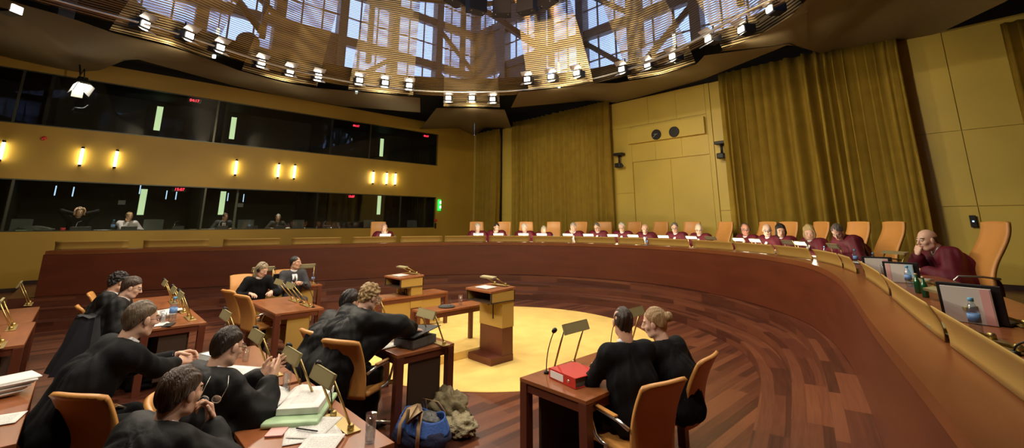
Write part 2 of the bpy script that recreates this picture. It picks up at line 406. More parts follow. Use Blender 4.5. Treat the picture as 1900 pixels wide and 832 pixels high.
# back wall, panelled
bm = B(); box(bm, WX - 3.2, XR, WY + 0.03, WY + 0.3, 0, WRT)
xs = [v * KW for v in (-18.6, -16.6, -13.2, -9.95, -5.9, -3.0, -0.16, 2.4, 5.0)] + [XR]; zs = [JZ, kz(2.7), kz(4.45), WRT]
g = 0.008
for i in range(len(xs) - 1):
    for j in range(3):
        if i == 3: continue
        box(bm, xs[i] + g, xs[i + 1] - g, WY, WY + 0.03, zs[j] + g, zs[j + 1] - g)
# clock bay: side panels, lintel, upper panels
for x0, x1, z0, z1 in ((-9.95, -8.97, 0, 3.4), (-9.95, -8.97, 3.4, 5.9), (-6.06, -5.9, 0, 9), (-8.97, -8.0, 4.54, 5.9), (-8.0, -7.0, 4.54, 5.9), (-7.0, -6.06, 4.54, 5.9), (-9.95, -8.2, 5.9, 9), (-8.2, -7.1, 5.9, 9), (-7.1, -6.06, 5.9, 9)):
    z0 = JZ if z0 == 0 else kz(z0); z1 = WRT if z1 == 9 else kz(z1)
    box(bm, x0 * KW + g / 2, x1 * KW - g / 2, WY - 0.03, WY + 0.03, z0 + g / 2, z1 - g / 2)
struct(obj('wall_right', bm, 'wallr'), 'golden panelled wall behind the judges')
bm = B()
box(bm, -8.93 * KW, -7.46 * KW - 0.006, WY + 0.005, WY + 0.05, JZ, kz(4.5)); box(bm, -7.46 * KW + 0.006, -6.08 * KW, WY + 0.005, WY + 0.05, JZ, kz(4.5))
struct(obj('door_1', bm, 'wallr'), 'tall golden double door flush in the wall')
bm = B(); box(bm, -18.6 * KW, XR, WY - 0.04, WY + 0.0, JZ, JZ + 0.12); struct(obj('baseboard_right', bm, 'base'))
bm = B(); box(bm, WX, WX + 0.03, -1.1, 0.15, 0.55, 0.66); box(bm, WX, WX + 0.03, 0.15, WY - 0.1, JZ, JZ + 0.12); box(bm, WX, WX + 0.03, YF, -2.6, 0.0, 0.12); box(bm, WX, WX + 0.03, -2.6, -1.1, 0.37, 0.48); struct(obj('baseboard_left', bm, 'base'))
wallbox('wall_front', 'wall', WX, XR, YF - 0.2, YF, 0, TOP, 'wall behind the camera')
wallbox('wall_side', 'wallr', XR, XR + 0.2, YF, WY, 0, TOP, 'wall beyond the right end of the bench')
# clock box
bm = B(); box(bm, -9.05 * KW, -6.1 * KW, WY - 0.19, WY - 0.03, kz(5.22), kz(5.80), 0.004)
o = obj('wall_box', bm, 'wallr'); tag(o, 'long shallow golden box on the wall carrying the two black clocks', 'box')

# black ceiling around the opening
dc = at(960, 100, 6.5); DC = (-10.0 + 0.0, 4.2)       # middle of the dome in plan, set below
ringpx = [[(235, 50), (322, 72), (385, 95)], [(468, 124), (525, 140), (580, 150)], [(660, 158), (710, 163), (757, 168)], [(833, 190), (878, 190), (918, 192)], [(988, 157), (1035, 152), (1085, 145)], [(1172, 137), (1222, 128), (1272, 112)], [(1345, 78), (1410, 60), (1470, 20)]]
RZ = 6.5
ringw = [[at(x, y, RZ) for x, y in g_] for g_ in ringpx]
ctr = rm(-1.63, 7.92); DC = ctr; RR = 6.57
bm = B()
outer = [(WX, YF), (XR, YF), (XR, WY), (WX, WY)]
N_ = 64
ins = [(DC[0] + (RR + 2.2) * math.cos(2 * PI * k / N_), DC[1] + (RR + 2.2) * math.sin(2 * PI * k / N_)) for k in range(N_)]
def sq(dx, dy):
    t = min([( (WX if dx < 0 else XR) - DC[0]) / dx if abs(dx) > 1e-6 else 1e9, ((YF if dy < 0 else WY) - DC[1]) / dy if abs(dy) > 1e-6 else 1e9]); return (DC[0] + dx * t, DC[1] + dy * t)
P = []
for k in range(N_ + 1):
    a = 2 * PI * k / N_; i = ins[k % N_]; o_ = sq(math.cos(a), math.sin(a)); P.append([(i[0], i[1], 7.9), (o_[0], o_[1], 7.9)])
grid_surf(bm, P, thick=0.1)
for f in bm.faces: f.smooth = False
struct(obj('ceiling', bm, 'black'), 'black ceiling void around the mesh dome')

# glazed hall above
HX0, HX1, HY0, HY1, HZ0, HZ1 = WX + 0.2, 4.2, -8.5, WY - 0.2, 8.0, 17.5
bm = B(); box(bm, HX0 - 0.3, HX1 + 0.3, HY0 - 0.3, HY1 + 0.3, HZ1, HZ1 + 0.2); struct(obj('ceiling_hall', bm, 'roof'), 'roof of the glazed hall above the mesh dome')
def frame_wall(bm, horizontal, fixed, a0, a1, seed, ft=0.35):
    rnd = random.Random(seed); n = int(abs(a1 - a0) / 2.6); st = (a1 - a0) / n
    def bx(u0, u1, z0, z1, d=0.0, t=0.3):
        if horizontal: box(bm, min(u0, u1), max(u0, u1), fixed - t / 2 + d, fixed + t / 2 + d, z0, z1)
        else: box(bm, fixed - t / 2 + d, fixed + t / 2 + d, min(u0, u1), max(u0, u1), z0, z1)
    for i in range(n + 1): bx(a0 + st * i - 0.2, a0 + st * i + 0.2, HZ0, HZ1, 0, 0.45)
    for z in (8.1, 10.6, 13.1, 15.5): bx(a0, a1, z - 0.2, z + 0.22)
    for i in range(n):
        u0, u1 = a0 + st * i, a0 + st * (i + 1)
        for zz in (8.1, 10.6, 13.1):
            r = rnd.random()
            if r < 0.22:   # blank panel
                bx(u0 + 0.2 * np.sign(st), u1 - 0.2 * np.sign(st), zz + 0.2, zz + 2.4, 0.0, 0.12)
            elif r < 0.55: # brace
                p0 = (u0, zz + 0.2) if rnd.random() < 0.5 else (u1, zz + 0.2); p1 = (u1 if p0[0] == u0 else u0, zz + 2.3)
                q = [((p[0], fixed + 0.0, p[1]) if horizontal else (fixed, p[0], p[1])) for p in (p0, p1)]
                tube(bm, q, 0.13, 6)
            for k in (1, 2): bx(u0 + st * k / 3 - 0.03, u0 + st * k / 3 + 0.03, zz, zz + 2.5, 0, 0.06)
            bx(u0, u1, zz + 1.2, zz + 1.26, 0, 0.05)
bm = B()
frame_wall(bm, False, HX0, HY0, HY1, 3); frame_wall(bm, True, HY1, HX0, HX1, 9); frame_wall(bm, False, HX1, HY0, HY1, 5); frame_wall(bm, True, HY0, HX0, HX1, 6)
struct(obj('wall_hall_frame', bm, 'steel'), 'steel columns, beams and braces of the glazed hall')
bm = B()
box(bm, HX0 - 0.2, HX0 - 0.18, HY0, HY1, HZ0, HZ1); box(bm, HX0, HX1, HY1 + 0.18, HY1 + 0.2, HZ0, HZ1); box(bm, HX1 + 0.18, HX1 + 0.2, HY0, HY1, HZ0, HZ1); box(bm, HX0, HX1, HY0 - 0.2, HY0 - 0.18, HZ0, HZ1)
struct(obj('window_3', bm, 'winglass'), 'window panes of the hall')
# inner hanging steelwork that shows through the mesh
bm = B(); rnd = random.Random(11)
for k in range(12):
    a = -0.5 + k * 0.42; r = RR + 1.6
    x, y = DC[0] + r * math.cos(a), DC[1] + r * math.sin(a)
    if not (HX0 < x < HX1 and HY0 < y < HY1): continue
    box(bm, x - 0.08, x + 0.08, y - 0.08, y + 0.08, 8.0, HZ1)
    x2, y2 = DC[0] + (r + 0.2) * math.cos(a + 0.42), DC[1] + (r + 0.2) * math.sin(a + 0.42)
    tube(bm, [(x, y, 10.8), (x2, y2, 10.8)], 0.10, 6)
    if k % 3 == 0: tube(bm, [(x, y, 8.0 + rnd.random()), (x2, y2, 10.6 + rnd.random())], 0.11, 6)
struct(obj('trim_3', bm, 'steel'), 'inner steel posts and braces above the mesh')

# mesh dome: inner cone, overlapping petals, skirt sheets
def cone_sheet(name, pts, apex, zt, kt, m, label, nv=14, bulge=0.0, nu=None):
    # pts: bottom edge points; rises towards the apex, ending at fraction kt
    bm = B(); P = []; UV = []; acc = 0; apex = Vector(apex)
    for i, p in enumerate(pts):
        p = Vector(p)
        if i: acc += (p - Vector(pts[i - 1])).length
        row = []; uvr = []
        for j in range(nv + 1):
            t = j / nv; q = Vector((p.x + (apex.x - p.x) * kt * t ** 1.15, p.y + (apex.y - p.y) * kt * t ** 1.15, p.z + (zt - p.z) * t))
            row.append(q); uvr.append((acc * (1 - kt * t), (q - p).length))
        P.append(row); UV.append(uvr)
    grid_surf(bm, P, UV)
    o = obj(name, bm, m, smooth=True); return o
ZT = 12.0
def rin(a, dr=0.0):
    a = (a + PI) % (2 * PI) - PI; return RR - 0.25 + dr + 1.7 * math.exp(-((a + 2.15) / 0.27) ** 2) + 1.9 * math.exp(-((a - 0.42) / 0.30) ** 2)
def ring_pts(dr, a0, a1, n, z):
    out = []
    for k in range(n + 1):
        a = a0 + (a1 - a0) * k / n; q = rin(a, dr); out.append((DC[0] + q * math.cos(a), DC[1] + q * math.sin(a), z))
    return out
o = cone_sheet('mesh_drapery', ring_pts(0.0, 0, 2 * PI, 128, RZ - 0.05), (DC[0], DC[1], 0), ZT, 0.52, 'meshB', '')
tag(o, 'thin see-through inner layer of the golden metal mesh dome', 'drapery')
ordn = ['first', 'second', 'third', 'fourth', 'fifth', 'sixth', 'seventh', 'eighth', 'ninth', 'tenth', 'eleventh', 'twelfth', 'thirteenth', 'fourteenth', 'fifteenth', 'sixteenth', 'seventeenth', 'eighteenth', 'nineteenth', 'twentieth', 'twenty-first', 'twenty-second', 'twenty-third', 'twenty-fourth']
def ext(g_, f=0.55):
    a, b, c = [Vector(p) for p in g_]; return [a + (a - b) * f, a, b, c, c + (c - b) * f]
def smooth_pts(P, n=4):
    out = []
    for i in range(len(P) - 1):
        for k in range(n): out.append(P[i].lerp(P[i + 1], k / n))
    out.append(P[-1]); return out
for k, g_ in enumerate(ringw):
    e = ext(g_, 0.22)
    c = Vector((DC[0], DC[1], 0))
    e2 = []
    for p in e:
        d = Vector((p.x, p.y, 0)) - c; d.normalize(); e2.append(p + d * 0.12 + Vector((0, 0, -0.12)))
    o = cone_sheet('mesh_petal', smooth_pts(e2, 5), (DC[0], DC[1], 0), ZT, 0.55 if k != 3 else 0.50, 'meshA', '')
    tag(o, '%s golden metal mesh panel from the left, hanging in the dome' % ordn[k], 'drapery', 'golden mesh panels of the dome')
# skirt
def wl(px, py): return atx(px, py, WX + 0.02)
def wr(px, py): return aty(px, py, WY - 0.02)
def skirt(inner, outer, label, sag=0.0):
    n = 24
    def rs(P):
        P = [Vector(p) for p in P]; L_ = [0]
        for i in range(1, len(P)): L_.append(L_[-1] + (P[i] - P[i - 1]).length)
        out = []
        for k in range(n + 1):
            d = L_[-1] * k / n; i = 0
            while i < len(P) - 2 and L_[i + 1] < d: i += 1
            out.append(P[i].lerp(P[i + 1], (d - L_[i]) / max(1e-6, L_[i + 1] - L_[i])))
        return out
    a, b = rs(inner), rs(outer); P = []; UV = []
    for k in range(n + 1):
        P.append([a[k].lerp(b[k], j / 8) + Vector((0, 0, -sag * math.sin(PI * j / 8))) for j in range(9)]); UV.append([((b[k] - a[k]).length * j / 8 , k * 0.25 ) for j in range(9)])
        UV[-1] = [(k * 0.3, (b[k] - a[k]).length * j / 8) for j in range(9)]
    bm = B(); grid_surf(bm, P, UV); o = obj('mesh_skirt', bm, 'meshC', smooth=True)
    tag(o, label, 'drapery', 'brown mesh sheets from the dome to the walls')
def low(g_, dz=-0.25, dr=-0.15, f=0.5):
    e = ext(g_, f); out = []
    for p in e:
        d = Vector((p.x - DC[0], p.y - DC[1], 0)).normalized(); out.append(p + d * dr + Vector((0, 0, dz)))
    return out
G = [low(g_) for g_ in ringw]
left0 = [Vector((DC[0] + rin(a, -.05) * math.cos(a), DC[1] + rin(a, -.05) * math.sin(a), 6.3)) for a in (-1.3, -1.7, -1.95, -2.1, -2.25, -2.37)]
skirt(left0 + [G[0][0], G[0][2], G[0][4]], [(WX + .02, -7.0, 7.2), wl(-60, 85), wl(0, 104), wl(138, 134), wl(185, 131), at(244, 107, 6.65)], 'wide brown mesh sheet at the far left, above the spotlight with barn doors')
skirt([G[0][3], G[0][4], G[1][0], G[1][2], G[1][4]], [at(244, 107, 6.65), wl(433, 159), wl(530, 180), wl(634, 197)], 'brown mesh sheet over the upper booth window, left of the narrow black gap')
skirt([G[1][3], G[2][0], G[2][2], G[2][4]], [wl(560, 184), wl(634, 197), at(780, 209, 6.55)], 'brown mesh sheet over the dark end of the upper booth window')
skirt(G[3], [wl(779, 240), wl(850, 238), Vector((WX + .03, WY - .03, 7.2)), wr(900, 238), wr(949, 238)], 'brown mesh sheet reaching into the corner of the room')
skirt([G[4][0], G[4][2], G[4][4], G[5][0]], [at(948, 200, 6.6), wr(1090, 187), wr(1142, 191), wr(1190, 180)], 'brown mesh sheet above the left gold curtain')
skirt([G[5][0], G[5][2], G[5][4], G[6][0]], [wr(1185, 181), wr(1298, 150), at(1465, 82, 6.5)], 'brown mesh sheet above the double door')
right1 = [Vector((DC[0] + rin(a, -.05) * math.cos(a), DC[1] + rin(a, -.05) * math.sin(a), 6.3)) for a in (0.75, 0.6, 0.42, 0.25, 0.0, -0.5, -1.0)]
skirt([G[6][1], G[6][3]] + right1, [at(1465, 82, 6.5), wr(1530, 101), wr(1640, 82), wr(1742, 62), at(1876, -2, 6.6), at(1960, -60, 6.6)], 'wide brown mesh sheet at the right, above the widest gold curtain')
# ceiling ring rail
bm = B(); tube(bm, ring_pts(-0.25, 0, 2 * PI, 128, RZ + 0.02), 0.03, 6, cap=False)
tag(obj('lighting_rail', bm, 'chrome'), 'circular metal rail carrying the small spotlights inside the mesh dome', 'rail')

# ------------------------------------------------------------------ curtains
def curtain(label, x0, x1, y, z0, z1, pitch=0.30, amp=0.15, seed=0, flare=0.0, m='curtain'):
    rnd = random.Random(seed); n = int(abs(x1 - x0) / 0.03); P = []
    ph = [rnd.uniform(0, 6) for _ in range(4)]
    cols = []
    u = x0; phase = 0.0; pts = []
    for i in range(n + 1):
        x = x0 + (x1 - x0) * i / n
        loc = pitch * (1 + 0.4 * math.sin(x * 1.7 + ph[0]) + 0.3 * math.sin(x * 4.1 + ph[1])); phase += abs(x1 - x0) / n / loc * 2 * PI
        am = amp * (0.75 + 0.4 * math.sin(x * 2.3 + ph[2])); pts.append((x, am, phase))
    for x, am, p in pts:
        row = []
        for j in range(13):
            t = j / 12; z = z0 + (z1 - z0) * t
            pinch = 1 - 0.45 * max(0, (t - 0.93) / 0.07); dx = 0.03 * math.sin(p * 0.5 + t * 5)
            row.append((x + dx * (1 - t) + 0.05 * math.sin(p), y + am * pinch * (math.sin(p + 0.35 * math.sin(t * 3 + x)) + 0.3 * math.sin(2.1 * p + t)), z + (0.03 * abs(math.sin(p)) if j == 12 else 0)))
        P.append(row)
    bm = B(); grid_surf(bm, P); bmesh.ops.solidify(bm, geom=bm.faces[:], thickness=0.012)
    o = obj('velvet_curtain', bm, m, smooth=True); return tag(o, label, 'curtain')
curtain('narrow gold velvet curtain in the corner beside the booth wall', aty(879, 400, WY - 0.3).x, aty(924, 400, WY - 0.3).x, WY - 0.3, JZ + 0.02, kz(6.9), seed=1)
curtain('gold velvet curtain between the corner and the double door', aty(951, 400, WY - 0.35).x, aty(1139, 400, WY - 0.35).x, WY - 0.35, JZ + 0.02, kz(7.02), seed=2)
curtain('widest gold velvet curtain, right of the double door', aty(1359, 400, WY - 0.4).x, aty(1728, 400, WY - 0.4).x, WY - 0.4, JZ + 0.02, kz(7.02), pitch=0.30, amp=0.16, seed=3)
curtain('gold velvet curtain cut by the right edge of the picture', aty(1897, 232, WY - 0.3).x, 5.5, WY - 0.3, JZ + 0.02, kz(6.7), seed=4)
bm = B(); box(bm, -16.75 * KW, -16.35 * KW, WY - 0.05, WY + 0.02, JZ, 7.8); box(bm, -10.05 * KW, -9.93 * KW, WY - 0.12, WY - 0.01, JZ, 7.8); struct(obj('trim_4', bm, 'black'), 'dark slot beside the curtain')

# ---- everything so far was laid out with the eye 2.35 up; the eye is 2.0 m above the floor, so bring it to metres
SCL = 2.0 / 2.35
done = set()
for o in list(COL.objects):
    if o.type == 'CAMERA': continue
    o.location = o.location * SCL
    if o.type == 'MESH' and o.data.name not in done:
        done.add(o.data.name); o.data.transform(Matrix.Scale(SCL, 4)); o.data.update()
CAM.z = 2.0; cam.location = CAM
dense = [(a * SCL, b * SCL) for a, b in dense]; dl = [v * SCL for v in dl]; LEN *= SCL
ringw = [[p * SCL for p in g_] for g_ in ringw]; DC = (DC[0] * SCL, DC[1] * SCL); RR *= SCL; RZ *= SCL
WX *= SCL; WY *= SCL; JZ *= SCL; W1a, W1b, W2a, W2b = [v * SCL for v in (W1a, W1b, W2a, W2b)]; y_end *= SCL; XR *= SCL; YF *= SCL
kx = lambda x: x * KW * SCL                        # first-estimate wall coordinates to metres
kzm = lambda z: (2.35 + (z - 2.35) * KW) * SCL

# ================================================================== LIGHTING
for k, g_ in enumerate(ringw):
    for j, p in enumerate(g_):
        c = Vector((DC[0], DC[1], 0)); d = (Vector((p.x, p.y, 0)) - c).normalized()
        q = p - d * 0.30 + Vector((0, 0, 0.02))
        t = thing('spotlight', 'small bright square spotlight, %s from the left on the rail below the mesh dome' % ordn[min(23, k * 3 + j)], 'spotlight', q, math.atan2(-d.y, -d.x) - PI / 2, 'spotlights round the foot of the dome')
        bm = B(); box(bm, -0.11, 0.11, -0.14, 0.1, -0.075, 0.09, 0.01); obj('housing', bm, 'blackmetal', t)
        bm = B(); box(bm, -0.07, 0.07, 0.1, 0.115, -0.045, 0.055); obj('lamp_face', bm, 'spotface', t)
        for sg in (-1, 1):
            bm = B(); box(bm, -0.14, 0.14, 0, 0.13, -0.004, 0.004); obj('barn_door', bm, 'chrome', t, loc=(0, 0.1, 0.01 + sg * 0.10), rot=(sg * 0.6, 0, 0))
        bm = B(); tube(bm, [(0, -0.05, 0.1), (0, -0.05, 0.3)], 0.015); obj('bracket', bm, 'blackmetal', t)
        if j == 1:
            spot(q - d * 0.35 + Vector((0, 0, -0.2)), (c.x + d.x * 1.5, c.y + d.y * 1.5, 0.5), 330, 125, 0.8)
            spot(q - d * 0.2 + Vector((0, 0, -0.35)), (p.x + d.x * 5.0, p.y + d.y * 5.0, 2.6), 330, 115, 0.9, (1, 0.84, 0.55))
for k in range(8):                      # the rest of the ring, above and behind the camera
    a = -2.9 + k * 0.42; d = Vector((math.cos(a), math.sin(a), 0)); q = Vector((DC[0], DC[1], RZ - 0.2)) + d * (RR - 0.7)
    if k in (0, 1): pass
    spot(q, (DC[0] + d.x * 1.2, DC[1] + d.y * 1.2, 0.5), 300, 125, 0.8)
    spot(q, (DC[0] - d.x * 9, DC[1] - d.y * 9, 1.8), 420, 80, 0.9, (1, 0.86, 0.62))
# spots added in the dome, without lamp bodies, to brighten carpet, tables and walls
for x, y, e in ((-6.5, 5.5, 900), (-8.5, 6.0, 700), (-4.5, 2.5, 500), (-10.5, 2.0, 500), (-2.0, 5.0, 300)):
    x *= SCL; y *= SCL
    spot((x * 0.6 + DC[0] * 0.4, y * 0.6 + DC[1] * 0.4, 7.6), (x, y, 0.2), e * 0.8, 48, 0.7, (1, 0.84, 0.64), 0.15)
for x, y, e in ((1.5, 1.0, 260), (0.5, 6.0, 300), (-2.5, 10.5, 300), (-8.0, 12.5, 300), (-13.5, 10.0, 250)):
    x *= SCL; y *= SCL
    spot((DC[0] * 0.5 + x * 0.5, DC[1] * 0.5 + y * 0.5, 6.4), (x * 1.12, y * 1.12, 1.4), e * 1.75, 75, 0.8, (1, 0.84, 0.60), 0.15)

# wall lamps on the ochre wall
SX = WX + 0.09
for k, (px, l) in enumerate(((-3, 'cut by the left edge'), (147, 'left one of the leftmost pair'), (212, 'right one of the leftmost pair'), (437, 'single one in the middle'), (516, 'left one of the middle pair'), (546, 'right one of the middle pair'), (692, 'left one of the three at the right'), (717, 'middle one of the three at the right'), (733, 'right one of the three at the right'))):
    y = atx(px, 310, WX).y; z = kzm(4.27)
    t = thing('wall_lamp', 'upright glowing tube lamp on the ochre wall, ' + l, 'lamp', (SX, y, z), 0, 'tube lamps on the ochre wall')
    bm = B(); tube(bm, [(0, 0, -0.21), (0, 0, 0.21)], 0.030, 12); obj('glass_tube', bm, 'tube', t)
    for s_ in (-1, 1):
        bm = B(); tube(bm, [(0, 0, s_ * 0.21), (0, 0, s_ * 0.27)], 0.034, 12); tube(bm, [(-0.09, 0, s_ * 0.25), (0, 0, s_ * 0.25)], 0.010, 6); obj('end_cap', bm, 'blackmetal', t)

spot((-4.0, 3.0, 6.6), (-6.0, 0.0, 0.5), 700, 75, 0.9, (1, 0.84, 0.62), 0.15)  # added spot without a lamp body, brightens the near left floor
spot((-7.0, 5.0, 6.6), (-9.5, 0.0, 0.4), 900, 70, 0.9, (1, 0.84, 0.62), 0.15)  # also added, brightens the floor farther left
spot((-8.5, 6.5, 5.3), (aty(1040, 300, WY).x, WY, 2.8), 620, 52, 0.8, (1, 0.84, 0.55), 0.12)  # added spot that brightens the gold curtain left of the door
spot((-9.5, 5.5, 5.3), (aty(900, 300, WY).x, WY, 2.8), 420, 40, 0.8, (1, 0.82, 0.5), 0.12)  # added spot for the dim curtain in the corner
g5 = ringw[4][1]; spot((DC[0], DC[1], 7.2), (g5.x * 0.85 + DC[0] * 0.15, g5.y * 0.85 + DC[1] * 0.15, 7.4), 420, 36, 0.6, (1, 0.62, 0.28), 0.1)  # added orange spot inside the dome, gives one mesh panel its golden glow
for px, py, e in ((60, 470, 260), (330, 440, 220)):  # added spots that lift the lower booth wall, no lamps stand there
    q = atx(px, py, WX); spot((WX + 4.2, q.y - 0.5, 4.9), (q.x, q.y, q.z), e, 55, 0.9, (1, 0.86, 0.5), 0.1)

# ================================================================== FURNITURE
def table(name, label, x0, x1, y0, y1, z=0.74, base=0.0, modesty=None, mm='dark_panel', group=None, leg=0.075, top='table', cat='table', inset=0.0, tf=0.7826):
    x0, x1, y0, y1 = x0 * tf, x1 * tf, y0 * tf, y1 * tf; cx, cy = (x0 + x1) / 2, (y0 + y1) / 2
    t = thing(name, label, cat, (cx, cy, base), 0, group); hx, hy = (x1 - x0) / 2, (y1 - y0) / 2; h = z - base
    bm = B(); box(bm, -hx, hx, -hy, hy, h - 0.03, h, 0.003); obj('tabletop', bm, top, t)
    bm = B(); i = 0.012
    for a in ((-hx + i, hx - i, -hy + i, -hy + 0.03), (-hx + i, hx - i, hy - 0.03, hy - i), (-hx + i, -hx + 0.03, -hy + 0.03, hy - 0.03), (hx - 0.03, hx - i, -hy + 0.03, hy - 0.03)):
        box(bm, *a, h - 0.095, h - 0.03)
    obj('apron', bm, 'tleg', t)
    for sx in (-1, 1):
        for sy in (-1, 1):
            bm = B(); xa, ya = sx * (hx - inset - leg / 2 - 0.001), sy * (hy - leg / 2 - 0.001)
            box(bm, xa - leg / 2, xa + leg / 2, ya - leg / 2, ya + leg / 2, 0, h - 0.031 - 0.0, 0.003); obj('leg', bm, 'tleg', t)
    if modesty:
        bm = B()
        if modesty in ('+y', '-y'):
            yy = (hy - 0.16) * (1 if modesty == '+y' else -1); box(bm, -hx + 0.12, hx - 0.12, yy - 0.012, yy + 0.012, 0.1, h - 0.04)
        elif modesty == 'x': box(bm, hx - 0.055, hx - 0.03, -hy + 0.15, hy - 0.15, 0.06, h - 0.04); 
        elif modesty == '-x': box(bm, -hx + 0.12, -hx + 0.145, -hy + 0.1, hy - 0.1, 0.08, h - 0.04)
        obj('modesty_panel', bm, mm, t)
        if modesty == '+y':
            for sx in (-1, 1):
                bm = B(); box(bm, sx * (hx - 0.06) - 0.01, sx * (hx - 0.06) + 0.01, -hy + 0.18, hy - 0.18, 0.12, h - 0.05); obj('side_panel', bm, mm, t)
    return t
TB = 0.002
table('lawyer_table', 'red-brown table in the foreground with white papers, a green folder and two brass lamps', -5.12, -3.32, 1.07, 1.9, modesty='+y')
table('lawyer_table', 'red-brown table behind the foreground one, where the man with clasped fingers sits', -7.02, -5.2, 1.02, 1.86, modesty='+y')
table('lawyer_table', 'red-brown table with papers and a water bottle before the woman in glasses', -10.96, -9.14, 0.84, 1.66, modesty='+y')
table('lawyer_table', 'red-brown table farthest left in the row, mostly hidden behind the woman in glasses', -12.9, -11.1, 0.84, 1.66, modesty='+y')
table('lawyer_table', 'red-brown table with grey binder where two robed lawyers lean together', -7.1, -5.28, 3.0, 3.85, modesty='x', mm='dark_panel')
table('lawyer_table', 'empty red-brown table with three empty chairs beside it', -10.95, -9.08, 2.68, 3.53, modesty='+y', mm='plate')
table('lawyer_table', 'red-brown table at the right with a red ring binder on it', -3.69, -2.81, 3.55, 5.45, modesty='-x', mm='dark_panel')
table('clerk_table', 'red-brown clerks table with a yellow front panel near the far steps', -13.25, -12.4, 2.98, 4.72, modesty='x', mm='plate')
table('lawyer_table', 'red-brown table at the left edge, farther of the two joined ones', -13.0, -11.15, -1.27, -0.42, modesty='+y')
table('lawyer_table', 'red-brown table at the left edge, nearer of the two joined ones', -11.11, -9.2, -1.22, -0.37, modesty='+y')
table('lawyer_table', 'red-brown table in the lower left corner carrying loose white sheets', -7.1, -5.24, -1.0, -0.14, modesty='+y')
# witness tables on the podium (top height found from the photo)
table('witness_table', 'narrow red-brown table on the yellow carpet, joined to the nearer lectern', -7.36, -6.88, 4.42, 5.75, z=0.70, base=0.12, leg=0.06, modesty=None, tf=SCL)
table('witness_table', 'narrow red-brown table with bottle and upturned glasses, before the farther lectern', -9.3, -8.72, 4.4, 6.15, z=0.69, base=0.12, leg=0.06, modesty='x', mm='plate', tf=SCL)

def lectern(label, x, y, rz, digit, scale=1.0):
    t = thing('lectern', label, 'lectern', (x, y, 0), rz)
    # local: user stands at -y; x across
    bm = B(); box(bm, -0.31, 0.31, -0.25, 0.25, 0, 0.12, 0.004); obj('base', bm, 'tleg', t)
    bm = B(); box(bm, -0.30, 0.30, 0.0, 0.25, 0.12, 0.62); obj('lower_column', bm, 'tleg', t)
    bm = B(); box(bm, -0.31, 0.31, -0.01, 0.262, 0.56, 1.0, 0.003)
    box(bm, -0.335, -0.318, -0.27, 0.262, 0.98, 1.165); box(bm, 0.318, 0.335, -0.27, 0.262, 0.98, 1.165); box(bm, -0.335, 0.335, 0.245, 0.262, 0.98, 1.165)
    obj('yellow_cladding', bm, 'plate', t)
    bm = B(); box(bm, -0.34, 0.34, -0.29, 0.24, 0.985, 1.003); box(bm, -0.34, -0.32, -0.295, -0.27, 0.985, 1.17); box(bm, 0.32, 0.34, -0.295, -0.27, 0.985, 1.17); box(bm, -0.31, 0.31, 0.2, 0.24, 1.003, 1.165)
    obj('open_shelf', bm, 'dark_panel', t)
    bm = B(); box(bm, -0.35, 0.35, -0.31, 0.27, -0.018, 0.018, 0.004); obj('desk_top', bm, 'table', t, loc=(0, 0, 1.19), rot=(0.05, 0, 0))
    # the dark figure on the user's face of the cladding
    bm = B(); yy = -0.012
    def st(x0, z0, x1, z1, w=0.026): 
        box(bm, min(x0, x1) - w / 2, max(x0, x1) + w / 2, yy - 0.004, yy, min(z0, z1) - w / 2, max(z0, z1) + w / 2)
    if digit == 1:
        st(0.07, 0.70, 0.07, 0.93); st(-0.05, 0.93, 0.07, 0.93); st(-0.055, 0.91, -0.045, 0.93)
    else:
        st(0.12, 0.72, 0.12, 0.93); st(0.03, 0.93, 0.12, 0.93); st(0.03, 0.84, 0.03, 0.93); st(-0.05, 0.84, 0.03, 0.84); st(-0.05, 0.78, -0.05, 0.84) if False else st(-0.06, 0.75, 0.03, 0.75); st(0.03, 0.75, 0.03, 0.84)
    obj('emblem', bm, 'blackmetal', t)
    return t
def lamp(label, x, y, z, rz, lit=False, w=0.29, h=0.31, lean=-0.13, group=None, shade_rot=1.2, plate=True, power=0):
    # local: -y towards the reader
    t = thing('reading_lamp', label, 'lamp', (x, y, z), rz, group)
    if plate:
        bm = B(); box(bm, -w / 2 - 0.04, w / 2 + 0.04, -0.045, 0.045, 0, 0.008, 0.003); obj('base_plate', bm, 'brass', t)
    for sx in (-1, 1):
        bm = B(); lathe(bm, [(0.02, 0.006), (0.02, 0.03), (0.012, 0.04)], 10, off=(sx * w * 0.46, 0, 0)); tube(bm, [(sx * w * 0.46, 0, 0.02), (sx * w * 0.48, lean, h)], 0.008, 8); obj('rod', bm, 'brass', t)
    R = Matrix.Translation((0, lean - 0.02, h + 0.0)) @ Matrix.Rotation(shade_rot, 4, 'X')
    bm = B(); box(bm, -w / 2 - 0.015, w / 2 + 0.015, -0.040, 0.040, 0.0, 0.006, mat4=R); box(bm, -w / 2 - 0.015, w / 2 + 0.015, -0.043, -0.037, -0.014, 0.006, mat4=R); box(bm, -w / 2 - 0.015, w / 2 + 0.015, 0.037, 0.043, -0.014, 0.006, mat4=R)
    box(bm, -w / 2 - 0.018, -w / 2 - 0.010, -0.04, 0.04, -0.014, 0.006, mat4=R); box(bm, w / 2 + 0.010, w / 2 + 0.018, -0.04, 0.04, -0.014, 0.006, mat4=R)
    obj('lamp_shade', bm, 'lampbrass', t)
    bm = B(); box(bm, -w / 2, w / 2, -0.03, 0.03, -0.014, -0.006, mat4=R); obj('lamp_strip', bm, 'deskglow' if lit else 'frost', t)
    if lit:
        l = bpy.data.lights.new('lamp_light', 'POINT'); l.energy = 5.0; l.color = (1, 0.86, 0.62); l.shadow_soft_size = 0.06; lo = bpy.data.objects.new('lamp_light', l); COL.objects.link(lo); lo.parent = t; lo.location = (0, 0.09, h - 0.03)
    return t
M['lampbrass'] = mat('lamp_shade_brass', (0.36, 0.31, 0.15), 0.5, 0.35)
